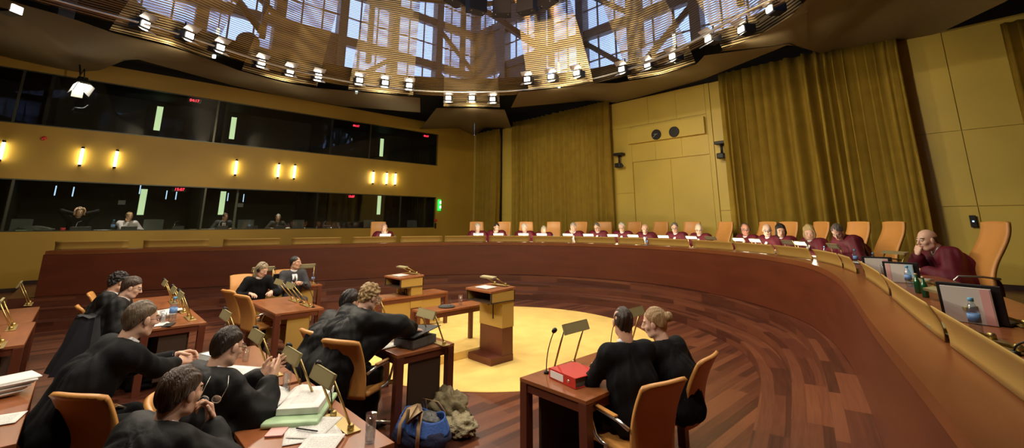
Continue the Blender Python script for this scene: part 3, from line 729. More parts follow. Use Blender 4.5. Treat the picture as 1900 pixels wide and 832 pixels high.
M['frost'] = mat('frosted_diffuser', (0.35, 0.33, 0.22), 0.5)
def mic(label, x, y, z, rz, h=0.33, reach=0.16, group=None):
    t = thing('gooseneck_microphone', label, 'microphone', (x, y, z), rz, group)
    bm = B(); lathe(bm, [(0.022, 0), (0.022, 0.015), (0.01, 0.02)], 12); obj('mic_base', bm, 'blackmetal', t)
    P = [(0, 0, 0.015)]
    for k in range(1, 9): q = k / 8; P.append((0, -reach * q ** 1.7, 0.015 + h * q ** 0.85))
    bm = B(); tube(bm, P, 0.0045, 6); obj('gooseneck', bm, 'blackmetal', t)
    e = Vector(P[-1]); bm = B(); lathe(bm, [(0.004, -0.03), (0.016, -0.02), (0.02, 0.0), (0.016, 0.02), (0.005, 0.028)], 10)
    obj('foam_windscreen', bm, 'blackmetal', t, smooth=True, loc=e, rot=(0.9, 0, 0)); return t

# office chairs
def shell(bm, w, z0, z1, y0, curve_fn, t=0.03, n=14, wtop=None, mi=0):
    # upright shell with soft edges
    P = []
    for i in range(n + 1):
        v = i / n; z = z0 + (z1 - z0) * v; ww = w + ((wtop or w) - w) * v; row = []
        for j in range(9):
            u = -1 + 2 * j / 8
            row.append((u * ww / 2, y0 + curve_fn(v) + 0.03 * (1 - u * u) * -1, z - (0.012 * abs(u) ** 4 if i == n else 0)))
        P.append(row)
    grid_surf(bm, P, thick=t, mi=mi)
def lawyer_chair(label, x, y, rz, z=0.0, group=None):
    t = thing('office_chair', label, 'chair', (x, y, z), rz, group)
    bm = B(); P = []
    for i in range(11):
        v = i / 10; row = []
        for j in range(7):
            u = -1 + j / 3; row.append((u * 0.205, -0.22 + 0.46 * v, 0.455 - 0.02 * (1 - u * u) - (0.03 * max(0, v - 0.75) * 4) ** 1))
        P.append(row)
    grid_surf(bm, P, thick=0.04); obj('seat', bm, 'leather', t, smooth=True)
    bm = B(); shell(bm, 0.385, 0.40, 0.94, -0.23, lambda v: 0.05 * math.sin(v * 3.0) - 0.17 * v, 0.028, wtop=0.405)
    obj('backrest', bm, 'leather', t, smooth=True)
    for sx in (-1, 1):
        bm = B(); tube(bm, [(sx * 0.215, -0.26, 0.62), (sx * 0.24, -0.18, 0.655), (sx * 0.245, 0.10, 0.665), (sx * 0.24, 0.155, 0.635), (sx * 0.23, 0.09, 0.47), (sx * 0.21, 0.05, 0.43), (sx * 0.2, -0.02, 0.425)], 0.013, 8); a = obj('armrest', bm, 'chrome', t)
        bm = B(); box(bm, sx * 0.245 - 0.018, sx * 0.245 + 0.018, -0.17, 0.09, 0.672, 0.685, 0.004); obj('arm_pad', bm, 'leather', a)
    bm = B(); tube(bm, [(0, 0, 0.41), (0, 0, 0.08)], 0.028, 10); obj('column', bm, 'blackmetal', t)
    bm = B()
    for k in range(4):
        a = PI / 4 + k * PI / 2; tube(bm, [(0, 0, 0.10), (0.15 * math.cos(a), 0.15 * math.sin(a), 0.075), (0.30 * math.cos(a), 0.30 * math.sin(a), 0.035)], 0.017, 6); lathe(bm, [(0.02, 0), (0.022, 0.03), (0.01, 0.04)], 8, off=(0.30 * math.cos(a), 0.30 * math.sin(a), 0))
    obj('star_base', bm, 'chrome', t); return t
def judge_chair(label, x, y, rz, z=None, group=None, hi=1.30):
    t = thing('high_backed_chair', label, 'chair', (x, y, JZ if z is None else z), rz, group)
    bm = B(); P = [[((-1 + j / 3) * 0.25, -0.22 + 0.48 * i / 10, 0.47 - 0.015 * (1 - (-1 + j / 3) ** 2)) for j in range(7)] for i in range(11)]
    grid_surf(bm, P, thick=0.05); obj('seat', bm, 'leather2', t, smooth=True)
    bm = B(); shell(bm, 0.56, 0.42, hi, -0.24, lambda v: 0.07 * math.sin(v * 5.2) - 0.16 * v, 0.035, n=22, wtop=0.47); obj('backrest', bm, 'leather2', t, smooth=True)
    for sx in (-1, 1):
        bm = B(); tube(bm, [(sx * 0.27, -0.25, 0.68), (sx * 0.29, -0.1, 0.70), (sx * 0.29, 0.12, 0.70), (sx * 0.28, 0.16, 0.66), (sx * 0.26, 0.12, 0.46), (sx * 0.2, 0.05, 0.44)], 0.012, 8); obj('armrest', bm, 'chrome', t)
    bm = B(); tube(bm, [(0, 0, 0.44), (0, 0, 0.07)], 0.03, 10); obj('column', bm, 'chrome', t)
    bm = B()
    for k in range(5):
        a = k * 2 * PI / 5; tube(bm, [(0, 0, 0.09), (0.30 * math.cos(a), 0.30 * math.sin(a), 0.03)], 0.018, 6); lathe(bm, [(0.02, 0), (0.022, 0.03), (0.01, 0.04)], 8, off=(0.30 * math.cos(a), 0.30 * math.sin(a), 0))
    obj('star_base', bm, 'chrome', t); return t

# small things
M['water'] = glass_mat('clear_glass', (0.95, 0.97, 0.98), 0.07)
M['pet'] = glass_mat('pet_plastic', (0.86, 0.92, 0.95), 0.12, 0.08)
M['greenglass'] = mat('green_bottle_glass', (0.01, 0.09, 0.03), 0.08, 0, coat=0.5)
M['bluecap'] = mat('blue_cap', (0.12, 0.42, 0.72), 0.4)
M['bottlelabel'] = mat('bottle_label', (0.16, 0.32, 0.66), 0.5, var=0.3, vscale=30)
M['gold'] = mat('gold_cap', (0.75, 0.6, 0.35), 0.3, 0.6)
def bottle(label, p, h=0.22, group=None, full=True):
    t = thing('water_bottle', label, 'bottle', p, 0, group); k = h / 0.22
    bm = B(); lathe(bm, [(0.026, 0.0), (0.031, 0.006), (0.031, 0.07), (0.028, 0.085), (0.031, 0.10), (0.031, 0.135), (0.024, 0.165), (0.012, 0.19), (0.012, 0.205)], 16); bmesh.ops.scale(bm, vec=(k, k, k), verts=bm.verts[:]); obj('bottle_body', bm, 'pet', t, smooth=True)
    bm = B(); lathe(bm, [(0.0315, 0.075), (0.0315, 0.125)], 16); bmesh.ops.scale(bm, vec=(k, k, k), verts=bm.verts[:]); obj('paper_label', bm, 'bottlelabel', t)
    bm = B(); lathe(bm, [(0.0145, 0.198), (0.0145, 0.218), (0.012, 0.220)], 12); bmesh.ops.scale(bm, vec=(k, k, k), verts=bm.verts[:]); obj('cap', bm, 'bluecap', t); return t
def gbottle(label, p, h=0.20, group=None):
    t = thing('green_bottle', label, 'bottle', p, 0, group); k = h / 0.2
    bm = B(); lathe(bm, [(0.026, 0.0), (0.029, 0.006), (0.029, 0.10), (0.024, 0.13), (0.012, 0.155), (0.011, 0.188)], 16); bmesh.ops.scale(bm, vec=(k, k, k), verts=bm.verts[:]); obj('bottle_body', bm, 'greenglass', t, smooth=True)
    bm = B(); lathe(bm, [(0.014, 0.186), (0.014, 0.198), (0.011, 0.2)], 12); bmesh.ops.scale(bm, vec=(k, k, k), verts=bm.verts[:]); obj('cap', bm, 'gold', t); return t
def tumbler(label, p, h=0.15, r=0.03, group=None, water=0.0):
    t = thing('drinking_glass', label, 'glass', p, 0, group)
    bm = B(); lathe(bm, [(r * 0.86, 0.0), (r * 0.88, 0.012), (r, h), (r - 0.002, h), (r * 0.84, 0.012)], 18); obj('glass_body', bm, 'water', t, smooth=True)
    if water:
        bm = B(); lathe(bm, [(r * 0.84, 0.012), (r * 0.84 + (r * 0.13) * water, h * water)], 18); obj('water', bm, 'pet', t, smooth=True)
    return t
def paper(label, x, y, z, rz, w=0.21, l=0.297, th=0.004, m='white', cat='paper', group=None, name='paper_sheet', curl=0.0, lines=False):
    bm = B(); P = []
    for i in range(9):
        v = i / 8
        P.append([((-0.5 + j / 4) * w, (v - 0.5) * l, curl * (v ** 3) * math.cos((j - 2) * 0.6)) for j in range(5)])
    grid_surf(bm, P, thick=-th); 
    o = obj(name, bm, m, loc=(x, y, z + th), rot=(0, 0, rz)); return tag(o, label, cat, group)
def text_mat():
    m = bpy.data.materials.new('printed_page'); m.use_nodes = True; nt = m.node_tree; N = nt.nodes; L = nt.links; b = N['Principled BSDF']
    tc = N.new('ShaderNodeTexCoord'); sp = N.new('ShaderNodeSeparateXYZ'); L.new(tc.outputs['Object'], sp.inputs[0])
    def mt(op, a, v): n = N.new('ShaderNodeMath'); n.operation = op; L.new(a, n.inputs[0]); n.inputs[1].default_value = v; return n.outputs[0]
    ln = mt('LESS_THAN', mt('FRACT', mt('MULTIPLY', sp.outputs['Y'], 110), 0), 0.4)
    inx = mt('LESS_THAN', mt('ABSOLUTE', sp.outputs['X'], 0), 0.078); iny = mt('LESS_THAN', mt('ABSOLUTE', sp.outputs['Y'], 0), 0.12)
    nz = N.new('ShaderNodeTexNoise'); nz.inputs['Scale'].default_value = 260; L.new(tc.outputs['Object'], nz.inputs['Vector']); nn = mt('GREATER_THAN', nz.outputs['Fac'], 0.45)
    def mul(a, b_): n = N.new('ShaderNodeMath'); n.operation = 'MULTIPLY'; L.new(a, n.inputs[0]); L.new(b_, n.inputs[1]); return n.outputs[0]
    f = mul(mul(ln, inx), mul(iny, nn)); mx = N.new('ShaderNodeMix'); mx.data_type = 'RGBA'; mx.inputs[6].default_value = (0.8, 0.79, 0.76, 1); mx.inputs[7].default_value = (0.32, 0.32, 0.33, 1)
    L.new(f, mx.inputs[0]); L.new(mx.outputs[2], b.inputs['Base Color']); b.inputs['Roughness'].default_value = 0.7; return m
M['page'] = text_mat()

# ---- lecterns
LX = [(-6.365 * SCL, 5.42 * SCL, 'nearer'), (-9.05 * SCL, 5.22 * SCL, 'farther')]
for (x, y, w_), dg, l in zip(LX, (1, 2), ('nearer lectern with brown foot and yellow body marked by a dark angled stroke', 'farther lectern, yellow body with a dark bent stroke, behind the narrow table')):
    o = lectern(l, x, y, 0, dg); o.scale = (SCL, SCL, SCL * 1.0)
    lamp('brass reading lamp leaning over the %s lectern' % w_, x + 0.02, y + 0.16, 1.222 * SCL + 0.004, 0, False, 0.27, 0.14, -0.22, shade_rot=0.15)
    o = paper('white printed sheet lying on the %s lectern' % w_, x - 0.03, y - 0.08, 1.207 * SCL, 0, 0.28, 0.2, 0.003, 'page'); o.rotation_euler = (0.05, 0, 0)
def tray(label, p, r=0.13):
    bm = B(); lathe(bm, [(r * 0.9, 0), (r, 0.012), (r, 0.016), (r * 0.93, 0.006)], 28); return tag(obj('round_tray', bm, 'darkgrey', loc=p), label, 'tray')
tray('round dark tray on the narrow table beside the nearer lectern', (-6.06, 4.25, 0.702))
bm = B(); lathe(bm, [(0.03, 0), (0.034, 0.01), (0.034, 0.07), (0.02, 0.09), (0.018, 0.11), (0.022, 0.115)], 18); tag(obj('glass_carafe', bm, 'water', loc=(-6.06, 4.30, 0.718)), 'small clear glass carafe on the dark tray near the lectern', 'carafe')
tumbler('tall clear glass standing right of the tray, beside the nearer lectern', (-6.04, 4.50, 0.702), 0.15, 0.033)
tray('round dark tray carrying the bottle on the farther narrow table', (-7.62, 4.55, 0.692), 0.15)
bottle('clear water bottle with a blue label standing on the farther tray', (-7.68, 4.48, 0.708), 0.27)
tumbler('upturned glass on the farther tray, next to the bottle', (-7.60, 4.58, 0.708), 0.085, 0.03); tumbler('upturned glass on the farther tray, at its right rim', (-7.56, 4.66, 0.708), 0.085, 0.03)

# ---- chairs of the lawyers (facing +y)
def chair_at(px, py, yv, rz, label, dz=0.97, shift=0.33):
    return lawyer_chair(label, px, py, rz)
def ch(px, py, rz, label, z=0.92, dx=0.0):       # the top middle of the backrest shows at that place
    p = at(px, py, z); c, q = math.cos(rz), math.sin(rz)
    bx_, by_ = dx, -0.40
    return lawyer_chair(label, p.x - (bx_ * c - by_ * q), p.y - (bx_ * q + by_ * c), rz)
ch(149, 721, 0.68, 'orange leather chair in the lower left, before the broad-shouldered man in black', 0.96)
ch(284, 748, -0.1, 'orange leather chair whose edge shows beside the dark-haired man in front')
ch(632, 627, 0.5, 'orange leather chair with chrome arms behind the bending curly-haired lawyer', 0.95)
ch(576, 610, 0.15, 'orange leather chair left of the one behind the curly-haired lawyer', 0.95)
ch(148, 570, 0.1, 'tan leather chair under the dark coat at the left')
ch(168, 545, -0.1, 'tan leather chair seen edge-on behind the woman in glasses')
ch(448, 549, 0.25, 'empty orange leather chair with chrome arms, nearest at the empty table')
ch(423, 540, 0.25, 'empty orange leather chair, second at the empty table')
ch(1232, 690, 1.30, 'orange leather chair of the man in the dark suit at the right table', 0.99)
ch(1314, 650, 1.65, 'orange leather chair of the fair-haired woman at the right table', 0.97)
ch(448, 511, -PI / 2 - 0.0, 'tan chair of the grey-haired clerk with headphones')
ch(525, 502, -PI / 2, 'tan chair of the clerk in the grey suit')

# ---- lamps and microphones on the floor tables
for px, py, l in ((667, 777, 'unlit brass reading lamp nearest the right corner of the foreground table'), (583, 735, 'unlit brass reading lamp on the foreground table, behind the open book'), (505, 690, 'unlit brass reading lamp beside the hands of the man with clasped fingers'), (440, 640, 'unlit brass reading lamp left of the clasped hands')):
    p = at(px, py, 0.74); lamp(l, p.x, 1.36 if py > 700 else 1.33, 0.742, 0.0)
    mic('thin black gooseneck microphone beside the ' + l.replace('unlit brass reading ', ''), p.x - 0.22, 1.38 if py > 700 else 1.35, 0.742, 0.5)
for x, l in ((-7.55, 'nearest the water bottle of the reader in glasses'), (-8.2, 'second from the water bottle at the left'), (-9.2, 'beyond the reader in glasses')):
    lamp('brass reading lamp ' + l, x, 1.18, 0.742, 0.0); mic('gooseneck microphone by the lamp ' + l, x - 0.23, 1.2, 0.742, 0.3)
for px, py, l in ((786, 640, 'brass reading lamp over the grey binder'), (718, 600, 'brass reading lamp seen above the curly-haired lawyer arm')):
    p = at(px, py, 0.74); lamp(l, p.x + 0.04, 2.88, 0.742, 0.0); 
for x, l in ((-7.45, 'nearer'), (-8.0, 'farther')):
    lamp('unlit brass reading lamp on the empty table, the %s of two' % l, x, 2.63, 0.742, 0.0, lean=-0.26, h=0.32); mic('gooseneck microphone on the empty table by the %s lamp' % l, x + 0.22, 2.65, 0.742, 0.3)
for y, l in ((2.62, 'before the grey-haired clerk'), (3.4, 'before the clerk in the grey suit')):
    lamp('brass reading lamp standing ' + l, -9.85, y, 0.742, -PI / 2, False, 0.36, 0.36, -0.05, shade_rot=1.2); mic('gooseneck microphone ' + l, -9.87, y + 0.24, 0.742, -PI / 2)
for px, py, l in ((1045, 683, 'nearer brass reading lamp on the right table, above the red binder'), (1135, 640, 'farther brass reading lamp on the right table, by the suited man')):
    p = at(px, py, 0.74); lamp(l, -2.79, p.y, 0.742, PI / 2, h=0.36); mic('black gooseneck microphone at the ' + l.split(',')[0], -2.80, p.y - 0.22, 0.742, PI / 2, h=0.34, reach=0.10)
for px, py, l in ((25, 568, 'farthest of three on the tables at the left edge'), (22, 610, 'middle one of three on the tables at the left edge'), (20, 640, 'nearest of three on the tables at the left edge')):
    p = at(px, py, 0.74); lamp('brass reading lamp, ' + l, p.x, -0.47, 0.742, 0.0)

# ---- items on the foreground table
pp = lambda x, y, dz=0.0: at(x, y, 0.742 + dz)
M['greenfold'] = mat('green_folder', (0.42, 0.60, 0.36), 0.5); M['pinkpaper'] = mat('pink_tab', (0.75, 0.42, 0.40), 0.6); M['bluepaper'] = mat('blue_tab', (0.35, 0.62, 0.80), 0.6)
M['binder_grey'] = mat('grey_binder', (0.10, 0.10, 0.095), 0.5, var=0.25, vscale=30)
p = pp(560, 765); t = thing('document_folder', 'thick pale green folder under an open stack of white pages', 'folder', (p.x, p.y, 0.742), 0.95)
bm = B(); box(bm, -0.17, 0.17, -0.25, 0.25, 0, 0.032, 0.012); obj('cover', bm, 'greenfold', t)
bm = B(); box(bm, -0.1, 0.0, -0.36, -0.2, 0.002, 0.01); obj('divider_tab', bm, 'pinkpaper', t)
p2 = pp(557, 758); t = thing('page_stack', 'thick block of white pages lying on the pale green folder', 'pages', (p2.x + 0.03, p2.y + 0.03, 0.776), 0.95)
bm = B(); box(bm, -0.13, 0.13, -0.2, 0.2, 0, 0.04, 0.003); obj('sheets', bm, 'page', t)
p3 = pp(525, 748); t = thing('open_book', 'open book with curling white pages left of the green folder', 'book', (p3.x, p3.y, 0.742), 1.0)
bm = B(); P = [[((-1 + j / 5) * 0.2, (-0.5 + i / 4) * 0.3, 0.01 + 0.05 * math.sin(min(1, abs(-1 + j / 5) * 1.1) * PI) ** 0.8) for j in range(11)] for i in range(5)]; grid_surf(bm, P, thick=-0.008); obj('pages', bm, 'page', t)
bm = B(); box(bm, -0.21, 0.21, -0.155, 0.155, 0, 0.006); obj('cover', bm, 'dark_panel', t)
for k, (px, py, r, l) in enumerate(((563, 803, 1.2, 'loose white sheet, lowest of the fanned papers on the foreground table'), (595, 800, 1.35, 'loose white sheet, right one of the fanned papers'), (585, 796, 0.75, 'loose white sheet, topmost of the fanned papers under the pen'), (590, 833, 0.85, 'printed white sheet at the very bottom edge of the picture'))):
    q = pp(px, py); paper(l, q.x, q.y, 0.743 + 0.003 * k, r, 0.21, 0.297, 0.0015, 'page')
q = pp(569, 800, 0.014); bm = B(); tube(bm, [(-0.075, 0, 0), (0.07, 0, 0), (0.08, 0, 0)], 0.0045, 8, rs=[0.0045, 0.0045, 0.002]); tag(obj('black_pen', bm, 'blackmetal', loc=(q.x, q.y, 0.762), rot=(0, 0, 0.55)), 'black pen lying on the fanned white papers', 'pen')
q = pp(686, 822); tumbler('half full drinking glass at the right end of the foreground table', (q.x, q.y, 0.742), 0.155, 0.032, water=0.6)
q = pp(530, 733); tumbler('drinking glass behind the open book on the foreground table', (q.x, q.y, 0.742), 0.155, 0.03, water=0.3)
q = pp(498, 711); tumbler('drinking glass before the clasped hands', (q.x, q.y, 0.742), 0.155, 0.032)
q = pp(455, 671); tumbler('drinking glass by the lamp left of the clasped hands', (q.x, q.y, 0.742), 0.12, 0.03); q = pp(447, 664); tumbler('smaller glass behind the one left of the clasped hands', (q.x, q.y, 0.742), 0.12, 0.03)
q = pp(428, 695); paper('white notes in front of the man with clasped fingers', q.x, q.y, 0.743, 0.6, 0.3, 0.35, 0.006, 'page')
q = pp(372, 668); t = thing('grey_folder', 'dark grey folder with white sheets beside the broad-shouldered man', 'folder', (q.x, q.y, 0.743), 0.35); bm = B(); box(bm, -0.16, 0.16, -0.22, 0.22, 0, 0.02, 0.006); obj('cover', bm, 'binder_grey', t); bm = B(); box(bm, -0.1, 0.1, 0.05, 0.2, 0.02, 0.026); obj('label_card', bm, 'white', t)
q = pp(333, 683); paper('white sheet under the hands of the broad-shouldered man', q.x, q.y, 0.743, 0.2, 0.24, 0.3, 0.003)
# grey binder and papers on the middle table
q = pp(765, 642); t = thing('ring_binder', 'thick grey ring binder lying open under the robed lawyer arm', 'binder', (-4.37, 2.68, 0.743), 0.25)
bm = B(); box(bm, -0.15, 0.15, -0.18, 0.18, 0, 0.006); obj('cover', bm, 'dark_panel', t); bm = B(); box(bm, -0.14, 0.14, -0.17, 0.17, 0.006, 0.085, 0.004); obj('sheets', bm, 'binder_grey', t)
bm = B(); box(bm, -0.16, 0.16, -0.2, 0.2, 0.0, 0.006); obj('lid', bm, 'darkgrey', t, loc=(0, 0.02, 0.12), rot=(0.12, -0.1, 0))
q = pp(722, 652); paper('white sheets with a red line beside the grey binder', -4.52, 2.45, 0.743, 0.1, 0.21, 0.297, 0.004)
# red binder on the right table
q = pp(1040, 705); t = thing('ring_binder', 'red ring binder with a white spine label on the right table', 'binder', (-2.53, 3.06, 0.743), -0.15)
bm = B(); box(bm, -0.16, 0.16, -0.14, 0.14, 0, 0.004); box(bm, -0.16, 0.16, -0.14, 0.14, 0.071, 0.075); box(bm, -0.16, 0.16, -0.142, -0.138, 0, 0.075); obj('cover', bm, 'red', t)
bm = B(); box(bm, -0.15, 0.15, -0.13, 0.13, 0.005, 0.068); obj('sheets', bm, 'binder_grey', t)
bm = B(); box(bm, -0.14, 0.02, -0.1455, -0.142, 0.012, 0.063); obj('spine_label', bm, 'white', t)
bm = B(); lathe(bm, [(0.012, 0), (0.012, 0.004), (0.006, 0.004)], 14); obj('finger_ring', bm, 'chrome', t, loc=(0.08, -0.141, 0.037), rot=(PI / 2, 0, 0))
q = pp(1105, 695); paper('white sheets under the hands of the suited man at the right table', -2.42, 3.52, 0.743, 1.2, 0.21, 0.297, 0.004)
# left corner papers
for k in range(9):
    q = at(18, 716, 0.75); 
    paper('white sheet number %s from the bottom of the leaning paper pile at the left edge' % ordn[k], -5.25 + 0.015 * math.sin(k * 2), -0.36 + 0.012 * k, 0.743 + 0.011 * k, 0.25 + 0.05 * math.sin(k * 1.7), 0.24, 0.32, 0.010, 'white', group='pile of papers at the left edge')
paper('white sheet, left one of two near the lower left corner', -4.85, -0.42, 0.743, 0.3, 0.21, 0.297, 0.003, 'page'); paper('white sheet, right one of two near the lower left corner', -4.62, -0.27, 0.743, -0.2, 0.21, 0.297, 0.003, 'page')
# table of the woman in glasses
bottle('water bottle on the table of the woman in glasses', (-7.5, 0.98, 0.742), 0.30)
tumbler('glass beside the water bottle of the woman in glasses', (-7.62, 0.88, 0.742), 0.13, 0.03); tumbler('glass in front of the bottle of the woman in glasses', (-7.42, 0.88, 0.742), 0.13, 0.03)
paper('thick wad of white papers before the woman in glasses', -7.85, 0.86, 0.743, 0.3, 0.25, 0.33, 0.03, 'page'); paper('white sheet left of the bottle, farther on the same table', -8.2, 1.02, 0.743, 0.5, 0.21, 0.297, 0.02, 'page'); paper('white sheet at the right end near the black phone', -7.35, 0.8, 0.743, 0.1, 0.21, 0.297, 0.004, 'page')
bm = B(); box(bm, -0.05, 0.05, -0.1, 0.1, 0, 0.012, 0.004); tag(obj('black_phone', bm, 'blackmetal', loc=(-7.24, 0.92, 0.743), rot=(0, 0, 1.2)), 'flat black phone at the right end of the table with the bottle', 'phone')
# clerks
t = thing('laptop', 'open black laptop between the two clerks', 'laptop', (-10.05, 2.98, 0.742), -PI / 2); bm = B(); box(bm, -0.17, 0.17, -0.12, 0.12, 0, 0.015, 0.004); obj('keyboard_base', bm, 'blackmetal', t); bm = B(); box(bm, -0.17, 0.17, -0.005, 0.005, 0, 0.24, 0.003); obj('screen', bm, 'blackmetal', t, loc=(0, 0.12, 0.015), rot=(-0.15, 0, 0))
paper('white papers on the clerks table at its left end', -10.0, 2.5, 0.743, 0.2, 0.21, 0.297, 0.004); paper('white booklet before the clerk in the grey suit', -9.95, 3.2, 0.743, 1.4, 0.21, 0.297, 0.02)
bottle('small water bottle at the right end of the clerks table', (-9.98, 3.6, 0.742), 0.22)

# ---- bag and coat on the floor
M['bluecloth'] = mat('blue_canvas', (0.05, 0.13, 0.45), 0.8, bump=0.3, bscale=60); M['navy'] = mat('navy_canvas', (0.012, 0.015, 0.05), 0.85, bump=0.3, bscale=60)
M['strap'] = mat('tan_strap', (0.50, 0.33, 0.18), 0.6); M['olive'] = mat('olive_cloth', (0.20, 0.16, 0.085), 0.9, var=0.2, vscale=12, bump=0.5, bscale=25); M['beige'] = mat('beige_fleece', (0.42, 0.36, 0.22), 0.95, bump=0.8, bscale=70)
def blob(bm, c, r, n=26, seed=0, amp=0.12, fr=5.0, flat=0.0, mi=0, squash=None):
    P = []
    for i in range(n + 1):
        th = PI * i / n; row = []
        for j in range(n * 2 + 1):
            ph = 2 * PI * (j % (n * 2)) / (n * 2); d = Vector((math.sin(th) * math.cos(ph), math.sin(th) * math.sin(ph), math.cos(th)))
            f = 1 + amp * mnoise(d * fr * 0.5 + Vector((seed, 0, 0))) + amp * 0.6 * mnoise(d * fr + Vector((0, seed, 0))) ; f += amp * 0.5 * abs(math.sin(d.x * fr + d.z * fr * 1.3 + seed))
            q = Vector((c[0] + d.x * r[0] * f, c[1] + d.y * r[1] * f, max(flat, c[2] + d.z * r[2] * f))); row.append(q)
        P.append(row)
    grid_surf(bm, P, mi=mi); bmesh.ops.remove_doubles(bm, verts=bm.verts[:], dist=1e-5); bmesh.ops.recalc_face_normals(bm, faces=bm.faces[:])
b0 = at(782, 810, 0.1); t = thing('canvas_bag', 'blue and navy canvas bag with tan straps on the floor between the tables', 'bag', (b0.x, b0.y, 0), 0.4)
bm = B(); blob(bm, (0, 0, 0.12), (0.27, 0.19, 0.13), seed=3, amp=0.10, flat=0.003); obj('lower_body', bm, 'navy', t, smooth=True)
bm = B(); P = []
for i in range(8):
    v = i / 7; row = []
    for j in range(33):
        a = 2 * PI * j / 32; rr = (0.27 - 0.05 * v + 0.012 * math.sin(a * 5 + 1), 0.185 - 0.05 * v + 0.012 * math.sin(a * 4)); row.append((rr[0] * math.cos(a), rr[1] * math.sin(a), 0.16 + 0.12 * v + 0.02 * math.sin(a * 3)))
    P.append(row)
grid_surf(bm, P, thick=0.008); obj('upper_body', bm, 'bluecloth', t, smooth=True)
for sy in (-1, 1):
    bm = B(); pts = [(-0.10, sy * 0.20, 0.10), (-0.10, sy * 0.195, 0.25), (-0.07, sy * 0.12, 0.36), (0.0, sy * 0.06, 0.385), (0.07, sy * 0.12, 0.35), (0.10, sy * 0.195, 0.25), (0.10, sy * 0.205, 0.10)]
    P = [[(p[0] - 0.018, p[1], p[2]), (p[0] + 0.018, p[1] + 0.003, p[2])] for p in pts]; grid_surf(bm, P, thick=0.006); obj('strap', bm, 'strap', t)
bm = B(); blob(bm, (0.02, 0.0, 0.23), (0.14, 0.09, 0.06), seed=8, amp=0.3); obj('scarf_inside', bm, 'binder_grey', t, smooth=True)
c0 = at(835, 772, 0.12); t = thing('folded_coat', 'olive coat with beige fleece lining heaped on the floor by the table leg', 'coat', (c0.x - 0.02, c0.y, 0), 0.3)
bm = B(); blob(bm, (-0.06, 0.05, 0.14), (0.20, 0.16, 0.17), seed=12, amp=0.35, fr=6, flat=0.003); obj('outer_cloth', bm, 'olive', t, smooth=True)
bm = B(); blob(bm, (0.15, -0.04, 0.08), (0.17, 0.13, 0.09), seed=17, amp=0.35, fr=6, flat=0.003); obj('fleece_lining', bm, 'beige', t, smooth=True)

# ================================================================== THE BENCH: panels, chairs, lamps, desk things
BZ = 1.64 * SCL; DZ = 1.612 * SCL
edges = [(103, 240), (268, 388), (414, 519), (541, 633), (654, 736), (743, 821), (826, 902), (908, 982), (988, 1061), (1067, 1142), (1146, 1195), (1202, 1276), (1283, 1357), (1361, 1433), (1437, 1500), (1508, 1554), (1557, 1579)]
sp_list = []
for a, b in edges: sp_list.append((s_for_px(a, 0.21, 1.57), s_for_px(b, 0.21, 1.57)))
last = sp_list[-1][1]
for a, b in ((1583, 1650), (1627, 1737), (1733, 2060)):
    pass
sa = sp_list[-1][1] + 0.1
def s_near(px, py):       # station whose panel foot shows at this place
    p = at(px, py, BZ); best = min(range(len(dense)), key=lambda i: math.dist(dense[i], (p.x, p.y))); return dl[best]
n1a, n1b = s_near(1591, 515) + 0.05, s_near(1631, 548)
n2a, n2b = s_near(1643, 553), s_near(1751, 635)
n3a, n3b = s_near(1753, 643), s_near(1753, 643) + 1.15
sp_list += [(n1a, n1b), (n2a, n2b), (n3a, n3b)]
where = ['farthest left'] + [ordn[k] + ' from the left' for k in range(1, 17)] + ['third from the right edge', 'second from the right edge', 'nearest, cut by the right edge']
for k, (a, b) in enumerate(sp_list):
    bm = B(); P = []
    for i in range(11):
        s = a + (b - a) * i / 10; row = []
        for j in range(7):
            v = j / 6; off = 0.245 - 0.05 * v + 0.02 * math.sin(v * PI); x, y, an = curve(s, off); row.append((x, y, BZ + 0.004 + 0.185 * v))
        P.append(row)
    grid_surf(bm, P, thick=0.006)
    t = obj('privacy_screen', bm, 'plate', smooth=True); tag(t, 'curved brass-yellow screen standing on the bench ledge, ' + where[k], 'screen', 'yellow screens along the bench')
    for s in (a + 0.08, b - 0.08):
        x, y, an = curve(s, 0.275); bm = B(); box(bm, x - 0.015, x + 0.015, y - 0.015, y + 0.015, DZ, DZ + 0.08); obj('foot_bracket', bm, 'brass', t)
def facing(a, off=0.0): return a + PI + off         # local +y points back towards the court
def seat(px, off, z): s = s_for_px(px, off, z); x, y, a = curve(s, off); return s, x, y, a
chairs_px = [(706, 'at the far left of the judges, in front of the booth'), (888, 'of the white-haired judge in the corner'), (930, 'of the dark-haired judge leaning on a hand'), (975, 'of the white-haired judge before the gold curtain'), (1024, 'right of the judge bowing low'), (1068, 'of the grey-haired judge resting the chin'), (1117, 'behind the judge left of the curtain edge'), (1167, 'left of the double door'), (1213, 'of the bald judge, in front of the door'), (1273, 'in front of the middle of the double door'), (1322, 'widest looking, at the right end of the double door'), (1400, 'left end of the row under the widest curtain'), (1438, 'behind the bald judge with glasses'), (1486, 'right of the dark-haired woman judge'), (1557, 'behind the judge bowing over papers'), (1613, 'empty, right of the judge bowing over papers'), (1855, 'empty, nearest at the right edge')]
for k, (px, l) in enumerate(chairs_px):
    if px < 1800: s, x, y, a = seat(px, 1.55, 1.9)
    else:
        s = s_for_px(1850, 1.55, 1.9); x, y, a = curve(s, 1.55)
        d = ray(1836, 412); q_ = CAM + d * (5.2 / math.hypot(d.x, d.y) * math.hypot(1, 1.07)); s = dl[min(range(len(dense)), key=lambda i: math.dist(dense[i], (q_.x, q_.y)))]; a = curve(s)[2]
        rz = facing(a, 0.1) ; x, y = q_.x - 0.40 * math.sin(rz) , q_.y + 0.40 * math.cos(rz)
        judge_chair('tan high-backed chair ' + l, x, y, rz); continue
    judge_chair('tan high-backed chair ' + l, x, y, facing(a, 0.15 * math.sin(k * 2.3)))
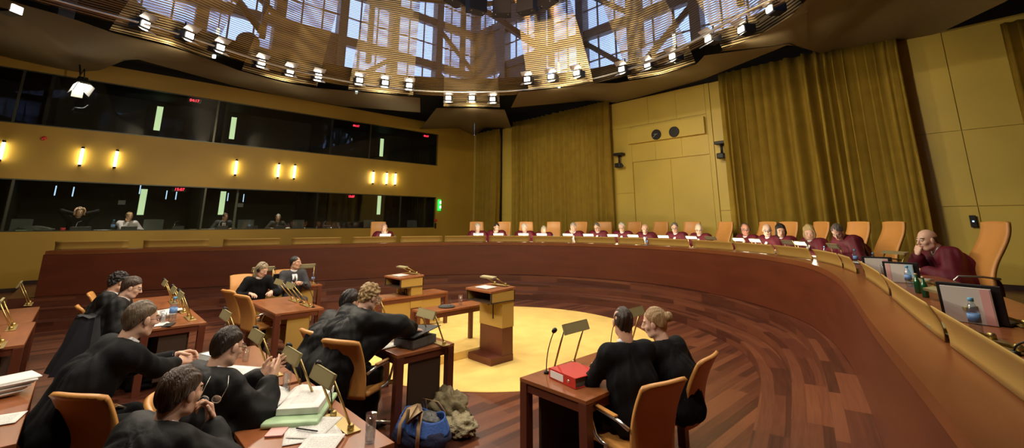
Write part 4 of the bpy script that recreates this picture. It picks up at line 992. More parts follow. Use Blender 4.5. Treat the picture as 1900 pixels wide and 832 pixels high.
lamps_px = [(714, 1, 'before the leftmost judge'), (887, 1, 'before the white-haired judge in the corner'), (925, 1, 'before the dark-haired judge'), (971, 1, 'bright, before the white-haired judge'), (1007, 1, 'before the judge bowing low'), (1055, 1, 'before the judge resting the chin'), (1094, 1, 'left of the judge near the curtain edge'), (1138, 1, 'just left of the curtain edge'), (1176, 1, 'left of the bald judge'), (1234, 1, 'left of the judge with dark glasses'), (1286, 1, 'between the two judges at the door'), (1323, 0, 'unlit, right of the two judges at the door'), (1375, 1, 'before the red-faced judge'), (1408, 1, 'before the bald judge with glasses'), (1470, 0, 'unlit, before the dark-haired woman judge'), (1494, 1, 'before the fair-haired woman judge'), (1556, 0, 'unlit, before the judge bowing over papers')]
for k, (px, lit, l) in enumerate(lamps_px):
    s, x, y, a = seat(px, 0.66, 1.58)
    lamp('brass desk lamp ' + l, x, y, DZ, facing(a, PI), bool(lit), 0.30, 0.25, -0.05, 'lamps on the judges bench', shade_rot=-1.0)
    if k % 2 == 0: 
        x, y, a = curve(s + 0.3, 0.72)
        bottle('blue-capped bottle beside the desk lamp ' + l, (x, y, DZ), 0.22)
    x, y, a = curve(s + 0.1, 0.9); paper('white papers under the desk lamp ' + l, x, y, DZ, a, 0.3, 0.3, 0.01, 'page')

# ================================================================== PEOPLE
class Field:
    def __init__(s, lo, hi, h):
        s.lo = np.array(lo, float); s.h = h; s.n = (np.ceil((np.array(hi) - s.lo) / h)).astype(int) + 1
        s.D = np.full(s.n, 1.0, np.float32); s.ax = [s.lo[i] + h * np.arange(s.n[i]) for i in range(3)]
    def sl(s, a, b):
        i0 = np.clip(np.floor((np.minimum(a, b) - s.lo) / s.h).astype(int), 0, s.n); i1 = np.clip(np.ceil((np.maximum(a, b) - s.lo) / s.h).astype(int) + 1, 0, s.n)
        if (i1 <= i0).any(): return None
        return tuple(slice(i0[k], i1[k]) for k in range(3))
    def pts(s, q): return np.meshgrid(*[s.ax[k][q[k]] for k in range(3)], indexing='ij')
    def mix(s, q, d, k):
        D = s.D[q]
        if k > 0:
            hh = np.maximum(k - np.abs(D - d), 0) / k; s.D[q] = np.minimum(D, d) - hh * hh * k * 0.25
        else: s.D[q] = np.minimum(D, d)
    def cap(s, a, b, ra, rb=None, k=0.02, sx=1.0):
        rb = ra if rb is None else rb; a = np.array(a, float); b = np.array(b, float); m = max(ra, rb) + k + 3 * s.h
        q = s.sl(np.minimum(a, b) - m, np.maximum(a, b) + m)
        if q is None: return
        X, Y, Z = s.pts(q); ab = b - a; L = max(1e-9, ab @ ab); t = np.clip(((X - a[0]) * ab[0] + (Y - a[1]) * ab[1] + (Z - a[2]) * ab[2]) / L, 0, 1)
        d = np.sqrt((X - a[0] - t * ab[0]) ** 2 + (Y - a[1] - t * ab[1]) ** 2 + (Z - a[2] - t * ab[2]) ** 2) - (ra + (rb - ra) * t)
        s.mix(q, d, k)
    def ell_d(s, c, r, R, ext):
        c = np.array(c, float); r = np.array(r, float); m = r.max() + ext + 3 * s.h; q = s.sl(c - m, c + m)
        if q is None: return None, None
        X, Y, Z = s.pts(q); X = X - c[0]; Y = Y - c[1]; Z = Z - c[2]
        if R is not None: X, Y, Z = [R[0, i] * X + R[1, i] * Y + R[2, i] * Z for i in range(3)]
        k0 = np.sqrt((X / r[0]) ** 2 + (Y / r[1]) ** 2 + (Z / r[2]) ** 2) + 1e-9; k1 = np.sqrt((X / r[0] ** 2) ** 2 + (Y / r[1] ** 2) ** 2 + (Z / r[2] ** 2) ** 2) + 1e-9
        return q, k0 * (k0 - 1) / k1
    def ell(s, c, r, R=None, k=0.02):
        q, d = s.ell_d(c, r, R, k)
        if q is not None: s.mix(q, d, k)
    def cut_ell(s, c, r, R=None, k=0.01):
        q, d = s.ell_d(c, r, R, k)
        if q is None: return
        D = s.D[q]; d = -d; hh = np.maximum(k - np.abs(D - d), 0) / k; s.D[q] = np.maximum(D, d) + hh * hh * k * 0.25
    def mesh(s):
        D = s.D; S = D < 0; n = np.array(D.shape) - 1; base = np.zeros(n, bool); allb = np.ones(n, bool)
        c = {}
        for i in (0, 1):
            for j in (0, 1):
                for k in (0, 1):
                    v = S[i:i + n[0], j:j + n[1], k:k + n[2]]; base |= v; allb &= v
        act = base & ~allb; I = np.argwhere(act); N = len(I)
        if N == 0: return np.zeros((0, 3)), []
        idx = -np.ones(n, np.int64); idx[act] = np.arange(N)
        P = np.zeros((N, 3)); C = np.zeros(N)
        for ax in range(3):
            o1, o2 = [q for q in range(3) if q != ax]
            for a in (0, 1):
                for b in (0, 1):
                    p0 = I.copy(); p0[:, o1] += a; p0[:, o2] += b; p1 = p0.copy(); p1[:, ax] += 1
                    d0 = D[p0[:, 0], p0[:, 1], p0[:, 2]]; d1 = D[p1[:, 0], p1[:, 1], p1[:, 2]]; m = (d0 < 0) != (d1 < 0)
                    t = np.where(m, d0 / np.where(m, d0 - d1, 1), 0); q = p0.astype(float); q[:, ax] += t
                    P[m] += q[m]; C[m] += 1
        P /= C[:, None]; P = s.lo + P * s.h; F = []
        for ax in range(3):
            o1, o2 = (ax + 1) % 3, (ax + 2) % 3; sh = np.array(D.shape); s0 = [slice(None)] * 3; s1 = [slice(None)] * 3; s0[ax] = slice(0, sh[ax] - 1); s1[ax] = slice(1, sh[ax])
            e = S[tuple(s0)] != S[tuple(s1)]; E = np.argwhere(e); E = E[(E[:, o1] > 0) & (E[:, o2] > 0) & (E[:, o1] < n[o1]) & (E[:, o2] < n[o2])]
            if len(E) == 0: continue
            q = []
            for a, b in ((-1, -1), (0, -1), (0, 0), (-1, 0)):
                p = E.copy(); p[:, o1] += a; p[:, o2] += b; q.append(idx[p[:, 0], p[:, 1], p[:, 2]])
            q = np.stack(q, 1); fl = S[tuple(E.T)]; q[~fl] = q[~fl][:, ::-1]; F.append(q)
        F = np.concatenate(F); F = F[(F >= 0).all(1)]
        return P, F
def mesh_obj(name, parts, mats, parent, midx=None):
    V = []; F = []; o = 0; MI = []
    for P, f, mi in parts:
        if len(P) == 0: continue
        V.append(P); F.append(np.asarray(f) + o); MI.append(mi if mi is not None else np.zeros(len(f), int)); o += len(P)
    V = np.concatenate(V); F = np.concatenate(F); MI = np.concatenate(MI)
    me = bpy.data.meshes.new(name); me.from_pydata(V.tolist(), [], F.tolist()); me.polygons.foreach_set('material_index', MI.astype(np.int32)); me.polygons.foreach_set('use_smooth', np.ones(len(F), bool))
    for m in mats: me.materials.append(M[m] if isinstance(m, str) else m)
    me.update(); ob = bpy.data.objects.new(name, me); COL.objects.link(ob); ob.parent = parent; return ob
def nrm(v): v = np.array(v, float); return v / (np.linalg.norm(v) + 1e-9)
def ik(S, W, l1, l2, hint):
    d = W - S; L = np.linalg.norm(d)
    if L > (l1 + l2) * 0.985: W = S + d / L * (l1 + l2) * 0.985; d = W - S; L = np.linalg.norm(d)
    L = max(L, abs(l1 - l2) + 0.02); u = d / np.linalg.norm(d); a = (l1 * l1 - l2 * l2 + L * L) / (2 * L); h = math.sqrt(max(0, l1 * l1 - a * a))
    p = np.array(hint, float); p = nrm(p - u * (p @ u)); return S + u * a + p * h, W
def hand(fl, W, f, n, side, curl=0.35, spread=1.0, thumb=0.3, k=0.004, fk=1.0):
    f = nrm(f); n = nrm(np.array(n, float) - f * (np.array(n) @ f)); t = np.cross(f, n) * (1 if side > 0 else -1)   # towards the thumb
    fl.cap(W - f * 0.02, W + f * 0.03, 0.024, 0.022, 0.01)
    data = [(0.028, 0.088, (0.041, 0.025, 0.020), 0.0088), (0.0095, 0.092, (0.046, 0.029, 0.021), 0.0092), (-0.0095, 0.087, (0.043, 0.027, 0.020), 0.0086), (-0.027, 0.079, (0.034, 0.021, 0.018), 0.0076)]
    for i, (o, l, seg, r) in enumerate(data):
        kn = W + f * l + t * o; fl.cap(W + f * 0.018 + t * o * 0.55, kn, 0.0165, 0.0115, 0.012)
        d = nrm(f + t * (o * 3.0 * spread)); c = curl * (1 + 0.12 * i); p = kn
        for j, sl in enumerate(seg):
            cc = c * (0.8, 1.0, 0.7)[j] * fk; ax = d; d = nrm(d * math.cos(cc) + n * math.sin(cc)); nn = n
            q = p + d * sl; fl.cap(p, q, r * (1 - 0.08 * j), r * (0.94 - 0.1 * j), k); p = q
            n_ = nrm(n - d * (n @ d)) if abs(n @ d) < 0.98 else nrm(-f); n = n_
        n = nn if i == 99 else nrm(np.cross(t, f) * (1 if side > 0 else -1)) if False else nn
        n = nrm(nn) ; n = hand_n(f, t, side)
    b = W + f * 0.022 + t * 0.022; p1 = b + nrm(f * 0.55 + t * 0.75 + n * thumb) * 0.042; p2 = p1 + nrm(f * 0.85 + t * 0.35 + n * thumb * 1.2) * 0.032; p3 = p2 + nrm(f * 0.95 + t * 0.1 + n * thumb) * 0.025
    fl.cap(b, p1, 0.015, 0.0115, 0.010); fl.cap(p1, p2, 0.011, 0.0098, k); fl.cap(p2, p3, 0.0098, 0.0082, k)
def hand_n(f, t, side): return nrm(np.cross(t, f) * (1 if side > 0 else -1)) * 1.0
def rotm(yaw, pitch, roll):
    return np.array(Matrix.Rotation(yaw, 3, 'Z') @ Matrix.Rotation(-pitch, 3, 'X') @ Matrix.Rotation(roll, 3, 'Y'))   # pitch>0 looks down
LOD = {'near': (0.0048, 0.0036, 0.0135), 'mid': (0.006, 0.0046, 0.018), 'far': (0.0085, 0.0065, 0.026)}
SK = {}
def skin(c):
    if c not in SK: 
        k = 'skin_%d' % len(SK); M[k] = mat(k, tuple(min(0.85, v * 1.12) for v in c), 0.5, var=0.06, vscale=14); SK[c] = k
    return SK[c]
HR = {}
def hairm(c):
    if c not in HR:
        k = 'hair_%d' % len(HR); M[k] = mat(k, c, 0.42, var=0.35, vscale=9, stretch=(9, 9, 1.2), bump=0.6, bscale=14); HR[c] = k
    return HR[c]
M['eye'] = mat('eye_white', (0.6, 0.57, 0.53), 0.3); M['iris'] = mat('eye_dark', (0.02, 0.015, 0.012), 0.2); M['lip'] = mat('lips', (0.42, 0.17, 0.13), 0.5)
M['gown'] = mat('black_gown', (0.0035, 0.0035, 0.004), 0.6, spec=0.22, bump=0.25, bscale=14); M['suit'] = mat('dark_suit', (0.004, 0.0045, 0.006), 0.8, spec=0.2, bump=0.15, bscale=20)
M['greysuit'] = mat('charcoal_suit', (0.035, 0.036, 0.042), 0.8); M['maroon'] = mat('maroon_velvet', (0.105, 0.007, 0.018), 0.6, spec=0.3, bump=0.25, bscale=14)
M['whitecloth'] = mat('white_cloth', (0.78, 0.78, 0.80), 0.7, bump=0.3, bscale=30); M['tieblack'] = mat('dark_tie', (0.02, 0.02, 0.03), 0.5); M['tiered'] = mat('red_tie', (0.3, 0.02, 0.02), 0.5); M['cardigan'] = mat('pale_cardigan', (0.55, 0.50, 0.52), 0.85); M['jumper'] = mat('dark_jumper', (0.05, 0.042, 0.035), 0.9)

def person(label, target, rz, lean=0.15, leanx=0.0, twist=0.0, head=(0, 0.2, 0), R=None, L=None, robe='gown', skinc=(0.55, 0.31, 0.20), hair='short', hairc=(0.03, 0.02, 0.015), lod='mid', size=1.0, zs=0.46, floor=0.0, collar=True, jabot=False, tie=None, glasses=False, phones=False, wide=1.0, gown=False, legs=True, group=None, hR=None, hL=None, beard=False, badge=None, watch=False, neck=(0.7, 0.25, 0.6)):
    hh, hhand, hc = LOD[lod]
    P = np.array([0, 0, zs + 0.09]); s1 = nrm([math.sin(leanx) * 0.8, math.sin(lean) * 0.9, math.cos(lean)]); s2 = nrm([math.sin(leanx), math.sin(lean * 1.25 + 0.05), math.cos(lean * 1.25)])
    C = P + s1 * 0.27; N = C + s2 * 0.235; tw = np.array([math.cos(twist), math.sin(twist), 0]) ; tw = nrm(tw + np.array([0, 0, -math.sin(leanx) * 0.6]))
    fw = nrm(np.cross([0, 0, 1], tw) * 1.0)
    Rh = rotm(*head); nk = nrm(s2 * neck[0] + np.array([0, neck[1], neck[2]])); H = N + nk * 0.085 + Rh @ np.array([0, 0.02, 0.085])
    SR = N - s2 * 0.045 + tw * 0.18 * wide; SL = N - s2 * 0.045 - tw * 0.18 * wide
    # place so that the head comes to the target
    c, q = math.cos(rz), math.sin(rz); hx, hy = (H[0] * c - H[1] * q) * size, (H[0] * q + H[1] * c) * size
    loc = (target[0] - hx, target[1] - hy, floor)
    dz = (target[2] - floor) / size - H[2]
    dz = max(-0.14, min(0.16, dz)); sh = np.array([0, 0, dz])
    P = P + sh * 0.5; C = C + sh * 0.9; N = N + sh; H = H + sh; SR = SR + sh; SL = SL + sh
    T = thing('person', label, 'person', loc, rz, group); T.scale = (size, size, size)
    toloc = lambda w: np.array([(w[0] - loc[0]) * c + (w[1] - loc[1]) * q, -(w[0] - loc[0]) * q + (w[1] - loc[1]) * c, w[2] - floor]) / size
    # arms
    arms = []
    dz_t = 0.74 + 0.035
    for side, S_, spec in ((1, SR, R), (-1, SL, L)):
        sp = dict(w=(side * 0.17, 0.40, dz_t), f=(-side * 0.35, 0.9, -0.05), n=(0, 0, -1), curl=0.35, hint=(side * 0.8, -0.3, -0.8), thumb=0.3, spread=1.0)
        if spec: sp.update(spec)
        W = toloc(sp['world']) if 'world' in sp else (H + Rh @ np.array(sp['hd']) if 'hd' in sp else np.array(sp['w'], float))
        E, W = ik(S_, W, 0.30, 0.265, sp['hint']); arms.append((side, S_, E, W, sp))
    k = skin(skinc)
    # ---- body: head, neck, torso, hands in one mesh
    hl = Rh @ np.array([0, 0, 0]) + H; fl = Field(H - 0.19, H + 0.19, hh); A = lambda x, y, z: H + Rh @ np.array([x, y, z])
    fl.ell(A(0, -0.018, 0.032), (0.074, 0.093, 0.084), Rh, 0.02); fl.ell(A(0, 0.022, -0.035), (0.058, 0.066, 0.078), Rh, 0.03)
    fl.ell(A(0, 0.062, -0.095), (0.022, 0.016, 0.016), Rh, 0.03); fl.cap(A(-0.034, 0.070, 0.024), A(0.034, 0.070, 0.024), 0.013, None, 0.015)
    for sx in (-1, 1):
        fl.ell(A(sx * 0.040, 0.055, -0.022), (0.020, 0.018, 0.018), Rh, 0.02); fl.cut_ell(A(sx * 0.030, 0.095, 0.006), (0.016, 0.012, 0.010), Rh, 0.012)
        fl.ell(A(sx * 0.030, 0.074, 0.006), (0.0135, 0.0125, 0.0115), Rh, 0.001); fl.ell(A(sx * 0.077, -0.004, -0.006), (0.010, 0.019, 0.031), Rh, 0.006); fl.cap(A(sx * 0.05, 0.0, -0.07), A(sx * 0.03, 0.045, -0.095), 0.018, 0.016, 0.03)
    fl.cap(A(0, 0.088, 0.010), A(0, 0.106, -0.026), 0.0075, 0.0125, 0.010); fl.cap(A(-0.010, 0.094, -0.031), A(0.010, 0.094, -0.031), 0.0085, None, 0.008)
    fl.cap(A(-0.017, 0.083, -0.058), A(0.017, 0.083, -0.058), 0.0068, None, 0.004); fl.cap(A(-0.014, 0.082, -0.067), A(0.014, 0.082, -0.067), 0.0072, None, 0.004)
    fl.cap(A(0, -0.03, -0.05), N - nk * 0.02, 0.055, 0.058, 0.03)
    Pm, F = fl.mesh(); cen = (Pm[F].mean(1) - H) @ Rh; mi = np.zeros(len(F), int)
    for sx in (-1, 1):
        e = np.linalg.norm(cen - np.array([sx * 0.030, 0.077, 0.006]), axis=1); m = (e < 0.0125) & (cen[:, 1] > 0.0765); mi[m] = 1; mi[m & (np.hypot(cen[:, 0] - sx * 0.030, cen[:, 2] - 0.005) < 0.0058)] = 2
        mi[(np.abs(cen[:, 0] - sx * 0.031) < 0.018) & (np.abs(cen[:, 2] - 0.030 + 6 * (cen[:, 0] - sx * 0.031) ** 2) < 0.0042) & (cen[:, 1] > 0.05)] = 4
    mi[(np.abs(cen[:, 0]) < 0.023) & (np.abs(cen[:, 2] + 0.0625) < 0.0085) & (cen[:, 1] > 0.083)] = 3
    if beard: mi[(cen[:, 2] < -0.05) & (cen[:, 1] > 0.0) & (mi == 0) & (cen[:, 2] > -0.125)] = 4
    parts = [(Pm, F, mi)]
    fl = Field(np.minimum(P, N) - 0.3, np.maximum(P, N) + 0.3, 0.03); fl.cap(P, C, 0.08, 0.08, 0.03); fl.cap(C, N - s2 * 0.03, 0.08, 0.045, 0.03); fl.cap(SL, SR, 0.035, None, 0.03)
    for side, S_, E, W, sp in arms: fl.cap(S_, E, 0.034, 0.030, 0.02); fl.cap(E, E + (W - E) * 0.85, 0.030, 0.025, 0.02)
    pm, f_ = fl.mesh(); parts.append((pm, f_, None))
    for side, S_, E, W, sp in arms:
        fl = Field(W - 0.23, W + 0.23, hhand); u = nrm(W - E); fl.cap(W - u * 0.09, W, 0.030, 0.0245, 0.01)
        f = sp.get('f'); f = Rh @ np.array(f) if 'hd' in sp and sp.get('fh', True) else np.array(f, float); n_ = Rh @ np.array(sp['n']) if 'hd' in sp and sp.get('fh', True) else np.array(sp['n'], float)
        hand(fl, W, f, n_, side, sp['curl'], sp['spread'], sp['thumb']); pm, f_ = fl.mesh(); parts.append((pm, f_, None))
    mesh_obj('body', parts, [k, 'eye', 'iris', 'lip', hairm(hairc)], T)
    # ---- garment
    big = gown or robe in ('gown', 'maroon')
    lo = np.minimum.reduce([P, N, SR, SL] + [a[2] for a in arms] + [a[3] for a in arms]) - 0.24; hi = np.maximum.reduce([P, N, SR, SL] + [a[2] for a in arms] + [a[3] for a in arms]) + 0.22
    lo[2] = 0.01 if legs else zs - 0.16; hi[1] = max(hi[1], 0.75 if legs else 0.45); lo[0] = min(lo[0], -0.3); hi[0] = max(hi[0], 0.3)
    fl = Field(lo, hi, hc); g = 0.030 if big else 0.128 * (0.62 + 0.38 * wide) - 0.132
    for sx in (-1, 1):
        fl.cap(P + tw * sx * 0.062 * wide, C + tw * sx * 0.078 * wide, 0.128 + g, 0.130 + g, 0.06); fl.cap(C + tw * sx * 0.07 * wide, N - s2 * 0.10 + tw * sx * 0.09 * wide, 0.128 + g, 0.092 + g, 0.05)
    fl.cap(SL + tw * 0.01, SR - tw * 0.01, 0.074 + g * 0.5, None, 0.07); fl.cap(C, N - s2 * 0.012, 0.10, 0.064, 0.05)
    if big: fl.cap(P - np.array([0, 0.03, 0]), P + np.array([0, 0.0, -0.12]), 0.20, 0.24, 0.08)
    for side, S_, E, W, sp in arms:
        u = nrm(W - E); cuff = W - u * (0.035 if not big else 0.05)
        if big: fl.cap(E, P + tw * side * 0.12 + np.array([0, 0, 0.02]), 0.07, 0.12, 0.12)
        if big: fl.cap(S_, E, 0.096, 0.092, 0.05); fl.cap(E, cuff, 0.090, 0.070, 0.04); fl.cap(E, (E + cuff) / 2 - np.array([0, 0, 0.05]), 0.07, 0.06, 0.04)
        else: fl.cap(S_, E, 0.074, 0.060, 0.04); fl.cap(E, cuff, 0.060, 0.044, 0.03)
    if legs:
        for sx in (-1, 1):
            hp = P + np.array([sx * 0.09, 0.0, -0.02]); kn = np.array([sx * 0.12, 0.43, zs + 0.06]); an = np.array([sx * 0.12, 0.40, 0.09])
            fl.cap(hp, kn, 0.092, 0.068, 0.03); fl.cap(kn, an, 0.066, 0.052, 0.03); fl.cap(an - np.array([0, 0.03, 0.045]), an + np.array([0, 0.17, -0.055]), 0.042, 0.034, 0.02)
        if big: fl.cap((0, 0.16, zs + 0.02), (0, 0.34, 0.28), 0.16, 0.17, 0.08)
    # neck opening
    fl.cut_ell(N + nk * 0.03 + np.array([0, 0.015, 0.0]), (0.062, 0.066, 0.05), None, 0.02)
    pm, f_ = fl.mesh()
    # folds
    am = (0.017 if big else 0.010); sd = (hash(label) % 1000) * 0.01 if False else (sum(map(ord, label)) % 97) * 0.37
    q_ = pm.copy(); cx_ = (P + N) / 2; rad = q_ - cx_; rad[:, 2] *= 0.15; rad /= (np.linalg.norm(rad, axis=1)[:, None] + 1e-6)
    an_ = np.arctan2(q_[:, 1] - cx_[1], q_[:, 0] - cx_[0])
    fold = np.sin(an_ * 11 + 1.6 * np.sin(q_[:, 2] * 6 + sd) + sd) * 0.55 + np.sin(an_ * 23 + q_[:, 2] * 9 + sd) * 0.25 + np.sin(q_[:, 2] * 47 - q_[:, 0] * 33 + sd * 2 + 2 * np.sin(q_[:, 1] * 19)) * 0.22
    fade = np.clip((np.linalg.norm(q_ - H, axis=1) - 0.16) / 0.15, 0, 1)
    pm = q_ + rad * (fold * am * fade)[:, None]
    mi = np.zeros(len(f_), int); mesh_obj('gown' if big else ('jacket' if robe in ('suit', 'greysuit') else 'clothes'), [(pm, f_, mi)], [robe], T)
    # ---- collar, bib, tie
    up = nk; side_ = tw; fwd = nrm(np.cross(up, side_)) ; fwd = fwd if fwd[1] > -0.2 else -fwd
    if collar:
        bm = B(); cpt = N + nk * 0.034 + np.array([0, 0.006, 0.0]); rg = [cpt + side_ * 0.066 * math.cos(a) + fwd * 0.068 * math.sin(a) + up * 0.006 * math.sin(a) * -1 for a in [2 * PI * j / 24 for j in range(25)]]
        grid_surf(bm, [[tuple(p - up * 0.02), tuple(p + up * 0.016 - (p - cpt) * 0.07)] for p in rg], thick=0.006); obj('shirt_collar', bm, 'whitecloth', T, smooth=True)
    def strip(name, w0, w1, length, m, out, k0=0.06):
        bm = B(); rows = []
        for i in range(13):
            v = i / 12; c0 = N + fwd * (k0 + 0.0) - up * 0.0; pt = N + fwd * (0.050 + out * math.sin(min(1, v * 2.6) * PI * 0.5)) - up * (length * v + 0.0 * k0)
            ww = w0 + (w1 - w0) * v; rows.append([tuple(pt + side_ * ww * u + fwd * (0.006 * math.cos(u * 9 + v * 5) - 0.012 * u * u)) for u in (-1, -0.66, -0.33, 0, 0.33, 0.66, 1)])
        grid_surf(bm, rows, thick=0.006); obj(name, bm, m, T, smooth=True)
    if jabot: strip('white_bib', 0.028, 0.060, 0.32, 'whitecloth', 0.145)
    if tie: strip('shirt_front', 0.05, 0.045, 0.24, 'whitecloth', 0.115); strip('necktie', 0.014, 0.028, 0.26, tie, 0.127)
    if robe not in ('cardigan', 'jumper'):
        for side, S_, E, W, sp in arms:
            u = nrm(W - E); bm = B(); tube(bm, [tuple(W - u * 0.075), tuple(W - u * 0.012)], 0.035, 14, cap=False); obj('shirt_cuff', bm, 'whitecloth', T, smooth=True)
    if watch:
        side, S_, E, W, sp = arms[0]; u = nrm(W - E); bm = B(); tube(bm, [tuple(W - u * 0.03), tuple(W - u * 0.005)], 0.034, 16, cap=False); obj('wrist_watch', bm, 'blackmetal', T, smooth=True)
    # ---- hair
    if hair != 'none':
        fl = Field(H - 0.24, H + 0.22, hh * 1.15); curly = hair == 'curly'; g = {'short': 0.0, 'crop': -0.007, 'curly': 0.008, 'bald': -0.006, 'long': 0.006, 'bob': 0.008, 'bun': 0.0, 'full': 0.007}[hair]
        fl.ell(A(0, -0.027, 0.037), (0.081 + g, 0.096 + g, 0.0895 + g), Rh, 0.01); fl.ell(A(0, -0.05, -0.02), (0.064 + g, 0.056 + g, 0.075), Rh, 0.03)
        if hair == 'bun': fl.ell(A(0, -0.135, 0.03), (0.042, 0.036, 0.040), Rh, 0.008)
        if hair == 'bob': fl.ell(A(0, -0.02, -0.05), (0.098, 0.088, 0.115), Rh, 0.03)
        if hair == 'long': fl.cap(A(0, -0.04, 0.0), A(0, -0.055, -0.13), 0.088, 0.075, 0.03)
        X, Y, Z = fl.pts((slice(None),) * 3); X = X - H[0]; Y = Y - H[1]; Z = Z - H[2]; lx, ly, lz = [Rh[0, i] * X + Rh[1, i] * Y + Rh[2, i] * Z for i in range(3)]
        lim = {'bob': 0.026, 'long': 0.03}.get(hair, 0.016); top = 0.066 if hair not in ('crop', 'bald', 'bob') else 0.074
        face = np.minimum(ly - lim - 0.25 * np.clip(lz - 0.02, 0, 1) * -1 * 0 - np.clip(lz - 0.03, 0, 0.05) * 1.1, top - lz + np.clip(np.abs(lx) - 0.03, 0, 1) * -0.0)
        fl.D = np.maximum(fl.D, face)
        if hair not in ('bob', 'long'):
            fl.D = np.maximum(fl.D, 0.012 + 1.25 * np.minimum(0, ly + 0.018) - lz); fl.D = np.maximum(fl.D, -0.085 - lz)
        if hair == 'bald': fl.D = np.maximum(fl.D, np.minimum(lz - 0.035, 0.3)); fl.D = np.maximum(fl.D, ly - 0.0)
        pm, f_ = fl.mesh()
        if len(pm):
            d = pm - H; d /= np.linalg.norm(d, axis=1)[:, None]; l_ = (pm - H) @ Rh; amp = 0.008 if curly else (0.0022 if hair != 'bald' else 0.0012)
            if curly: w_ = np.sin(l_[:, 0] * 130 + 2 * np.sin(l_[:, 2] * 90)) + np.sin(l_[:, 1] * 120 + 2 * np.sin(l_[:, 0] * 80)) * 0.8
            else: w_ = np.sin(l_[:, 0] * 210 + l_[:, 1] * 60 + 1.5 * np.sin(l_[:, 1] * 40 + l_[:, 2] * 30)) + 1.6 * np.sin(l_[:, 0] * 60 - l_[:, 2] * 35 + l_[:, 1] * 30)
            pm = pm + d * (w_ * amp)[:, None]
            mesh_obj('hair', [(pm, f_, None)], [hairm(hairc)], T)
    if glasses:
        bm = B()
        for sx in (-1, 1):
            tube(bm, [tuple(A(sx * 0.031 + 0.021 * math.cos(a), 0.094 - 0.004 * abs(math.cos(a)), 0.004 + 0.016 * math.sin(a))) for a in [2 * PI * j / 14 for j in range(15)]], 0.0018 if lod != 'far' else 0.003, 5, cap=False); tube(bm, [tuple(A(sx * 0.052, 0.09, 0.008)), tuple(A(sx * 0.078, 0.04, 0.008)), tuple(A(sx * 0.08, -0.005, 0.006))], 0.0018, 5)
        tube(bm, [tuple(A(-0.01, 0.098, 0.006)), tuple(A(0.01, 0.098, 0.006))], 0.0018, 5); obj('glasses', bm, 'blackmetal', T)
    if phones:
        bm = B(); tube(bm, [tuple(A(0.088 * math.cos(a), -0.005, 0.01 + 0.125 * math.sin(a))) for a in [PI * j / 12 for j in range(13)]], 0.005, 6); obj('headphones', bm, 'blackmetal', T)
        for sx in (-1, 1): pass
        e = [x for x in T.children if x.name.startswith('headphones')][0]; bm = B(); 
        for sx in (-1, 1): tube(bm, [tuple(A(sx * 0.080, -0.003, -0.005)), tuple(A(sx * 0.1, -0.003, -0.005))], 0.028, 12)
        obj('ear_cushion', bm, 'blackmetal', e)
    return T
W3 = lambda px, py, z: at(px, py, z)
grey = (0.32, 0.30, 0.27); white = (0.62, 0.60, 0.56); dark = (0.022, 0.014, 0.010); brown = (0.07, 0.04, 0.02); blond = (0.36, 0.24, 0.11); pale = (0.66, 0.42, 0.31)
# ---- lawyers on the floor
person('person bent low at the front table, dark brown hair, black gown, spectacles in hand', W3(338, 728, 1.12), 0.35, lean=0.42, head=(0.12, 0.12, 0.1), lod='near', hairc=(0.045, 0.025, 0.014), hair='full', skinc=(0.60, 0.36, 0.25), zs=0.44,
       R=dict(hd=(0.075, 0.165, -0.165), f=(-0.35, -0.2, 0.9), n=(-0.3, -0.9, 0), curl=0.85, hint=(0.7, 0.3, -0.9), spread=0.6, fh=True), L=dict(w=(-0.22, 0.45, 0.785)), gown=True)
person('person in black gown and white collar with fingertips pressed together, dark cropped hair', W3(424, 643, 1.17), 0.30, lean=0.30, head=(0.1, 0.32, 0.0), lod='near', hairc=dark, hair='short', skinc=(0.62, 0.38, 0.27), glasses=True,
       R=dict(w=(0.16, 0.47, 0.93), f=(-0.42, 0.72, 0.50), n=(-0.85, -0.25, 0.1), curl=0.14, hint=(0.7, -0.2, -0.9), spread=1.8, thumb=0.1), L=dict(w=(0.02, 0.49, 0.93), f=(0.42, 0.72, 0.50), n=(0.85, -0.25, 0.1), curl=0.14, hint=(-0.7, -0.2, -0.9), spread=1.8, thumb=0.1), gown=True)
person('broad-shouldered person in a black jacket leaning forward, greying brown hair and glasses', W3(264, 592, 1.27), 0.22, lean=0.55, head=(0.15, 0.15, 0.08), lod='near', hairc=(0.13, 0.095, 0.06), hair='short', robe='suit', size=1.08, wide=1.2, skinc=(0.62, 0.38, 0.27), glasses=True,
       R=dict(world=W3(330, 672, 0.87), f=(-0.1, 0.9, 0.05), n=(-0.8, 0, -0.5), curl=0.5, hint=(0.8, -0.3, -0.8), thumb=0.5), L=dict(world=W3(326, 660, 0.90), f=(0.35, 0.85, 0.1), n=(0.6, 0, -0.7), curl=0.6, hint=(-0.8, -0.3, -0.8), thumb=0.5))
person('person in black gown with swept-back dark hair and glasses, reading at the left table', W3(246, 534, 1.19), -0.15, lean=0.28, head=(-0.1, 0.35, 0), lod='mid', hairc=(0.05, 0.03, 0.02), hair='full', glasses=True, gown=True, skinc=(0.64, 0.40, 0.29))
person('person almost hidden behind the one in glasses, only curly black hair showing', W3(222, 524, 1.20), -0.1, lean=0.2, head=(0.3, 0.3, 0), lod='mid', hairc=(0.008, 0.006, 0.006), hair='curly', gown=True)
person('person with curly fair hair and glasses in a black gown, reaching over the grey binder', W3(688, 552, 1.24), 0.1, lean=0.50, leanx=0.1, head=(-0.1, 0.40, 0), lod='near', hairc=blond, hair='curly', gown=True, glasses=True, skinc=(0.62, 0.38, 0.27), wide=1.12,
       R=dict(world=W3(767, 612, 0.90), f=(0.2, 0.9, -0.2), n=(0, 0, -1), hint=(0.9, 0, 0.2)), L=dict(w=(-0.05, 0.62, 0.80)))
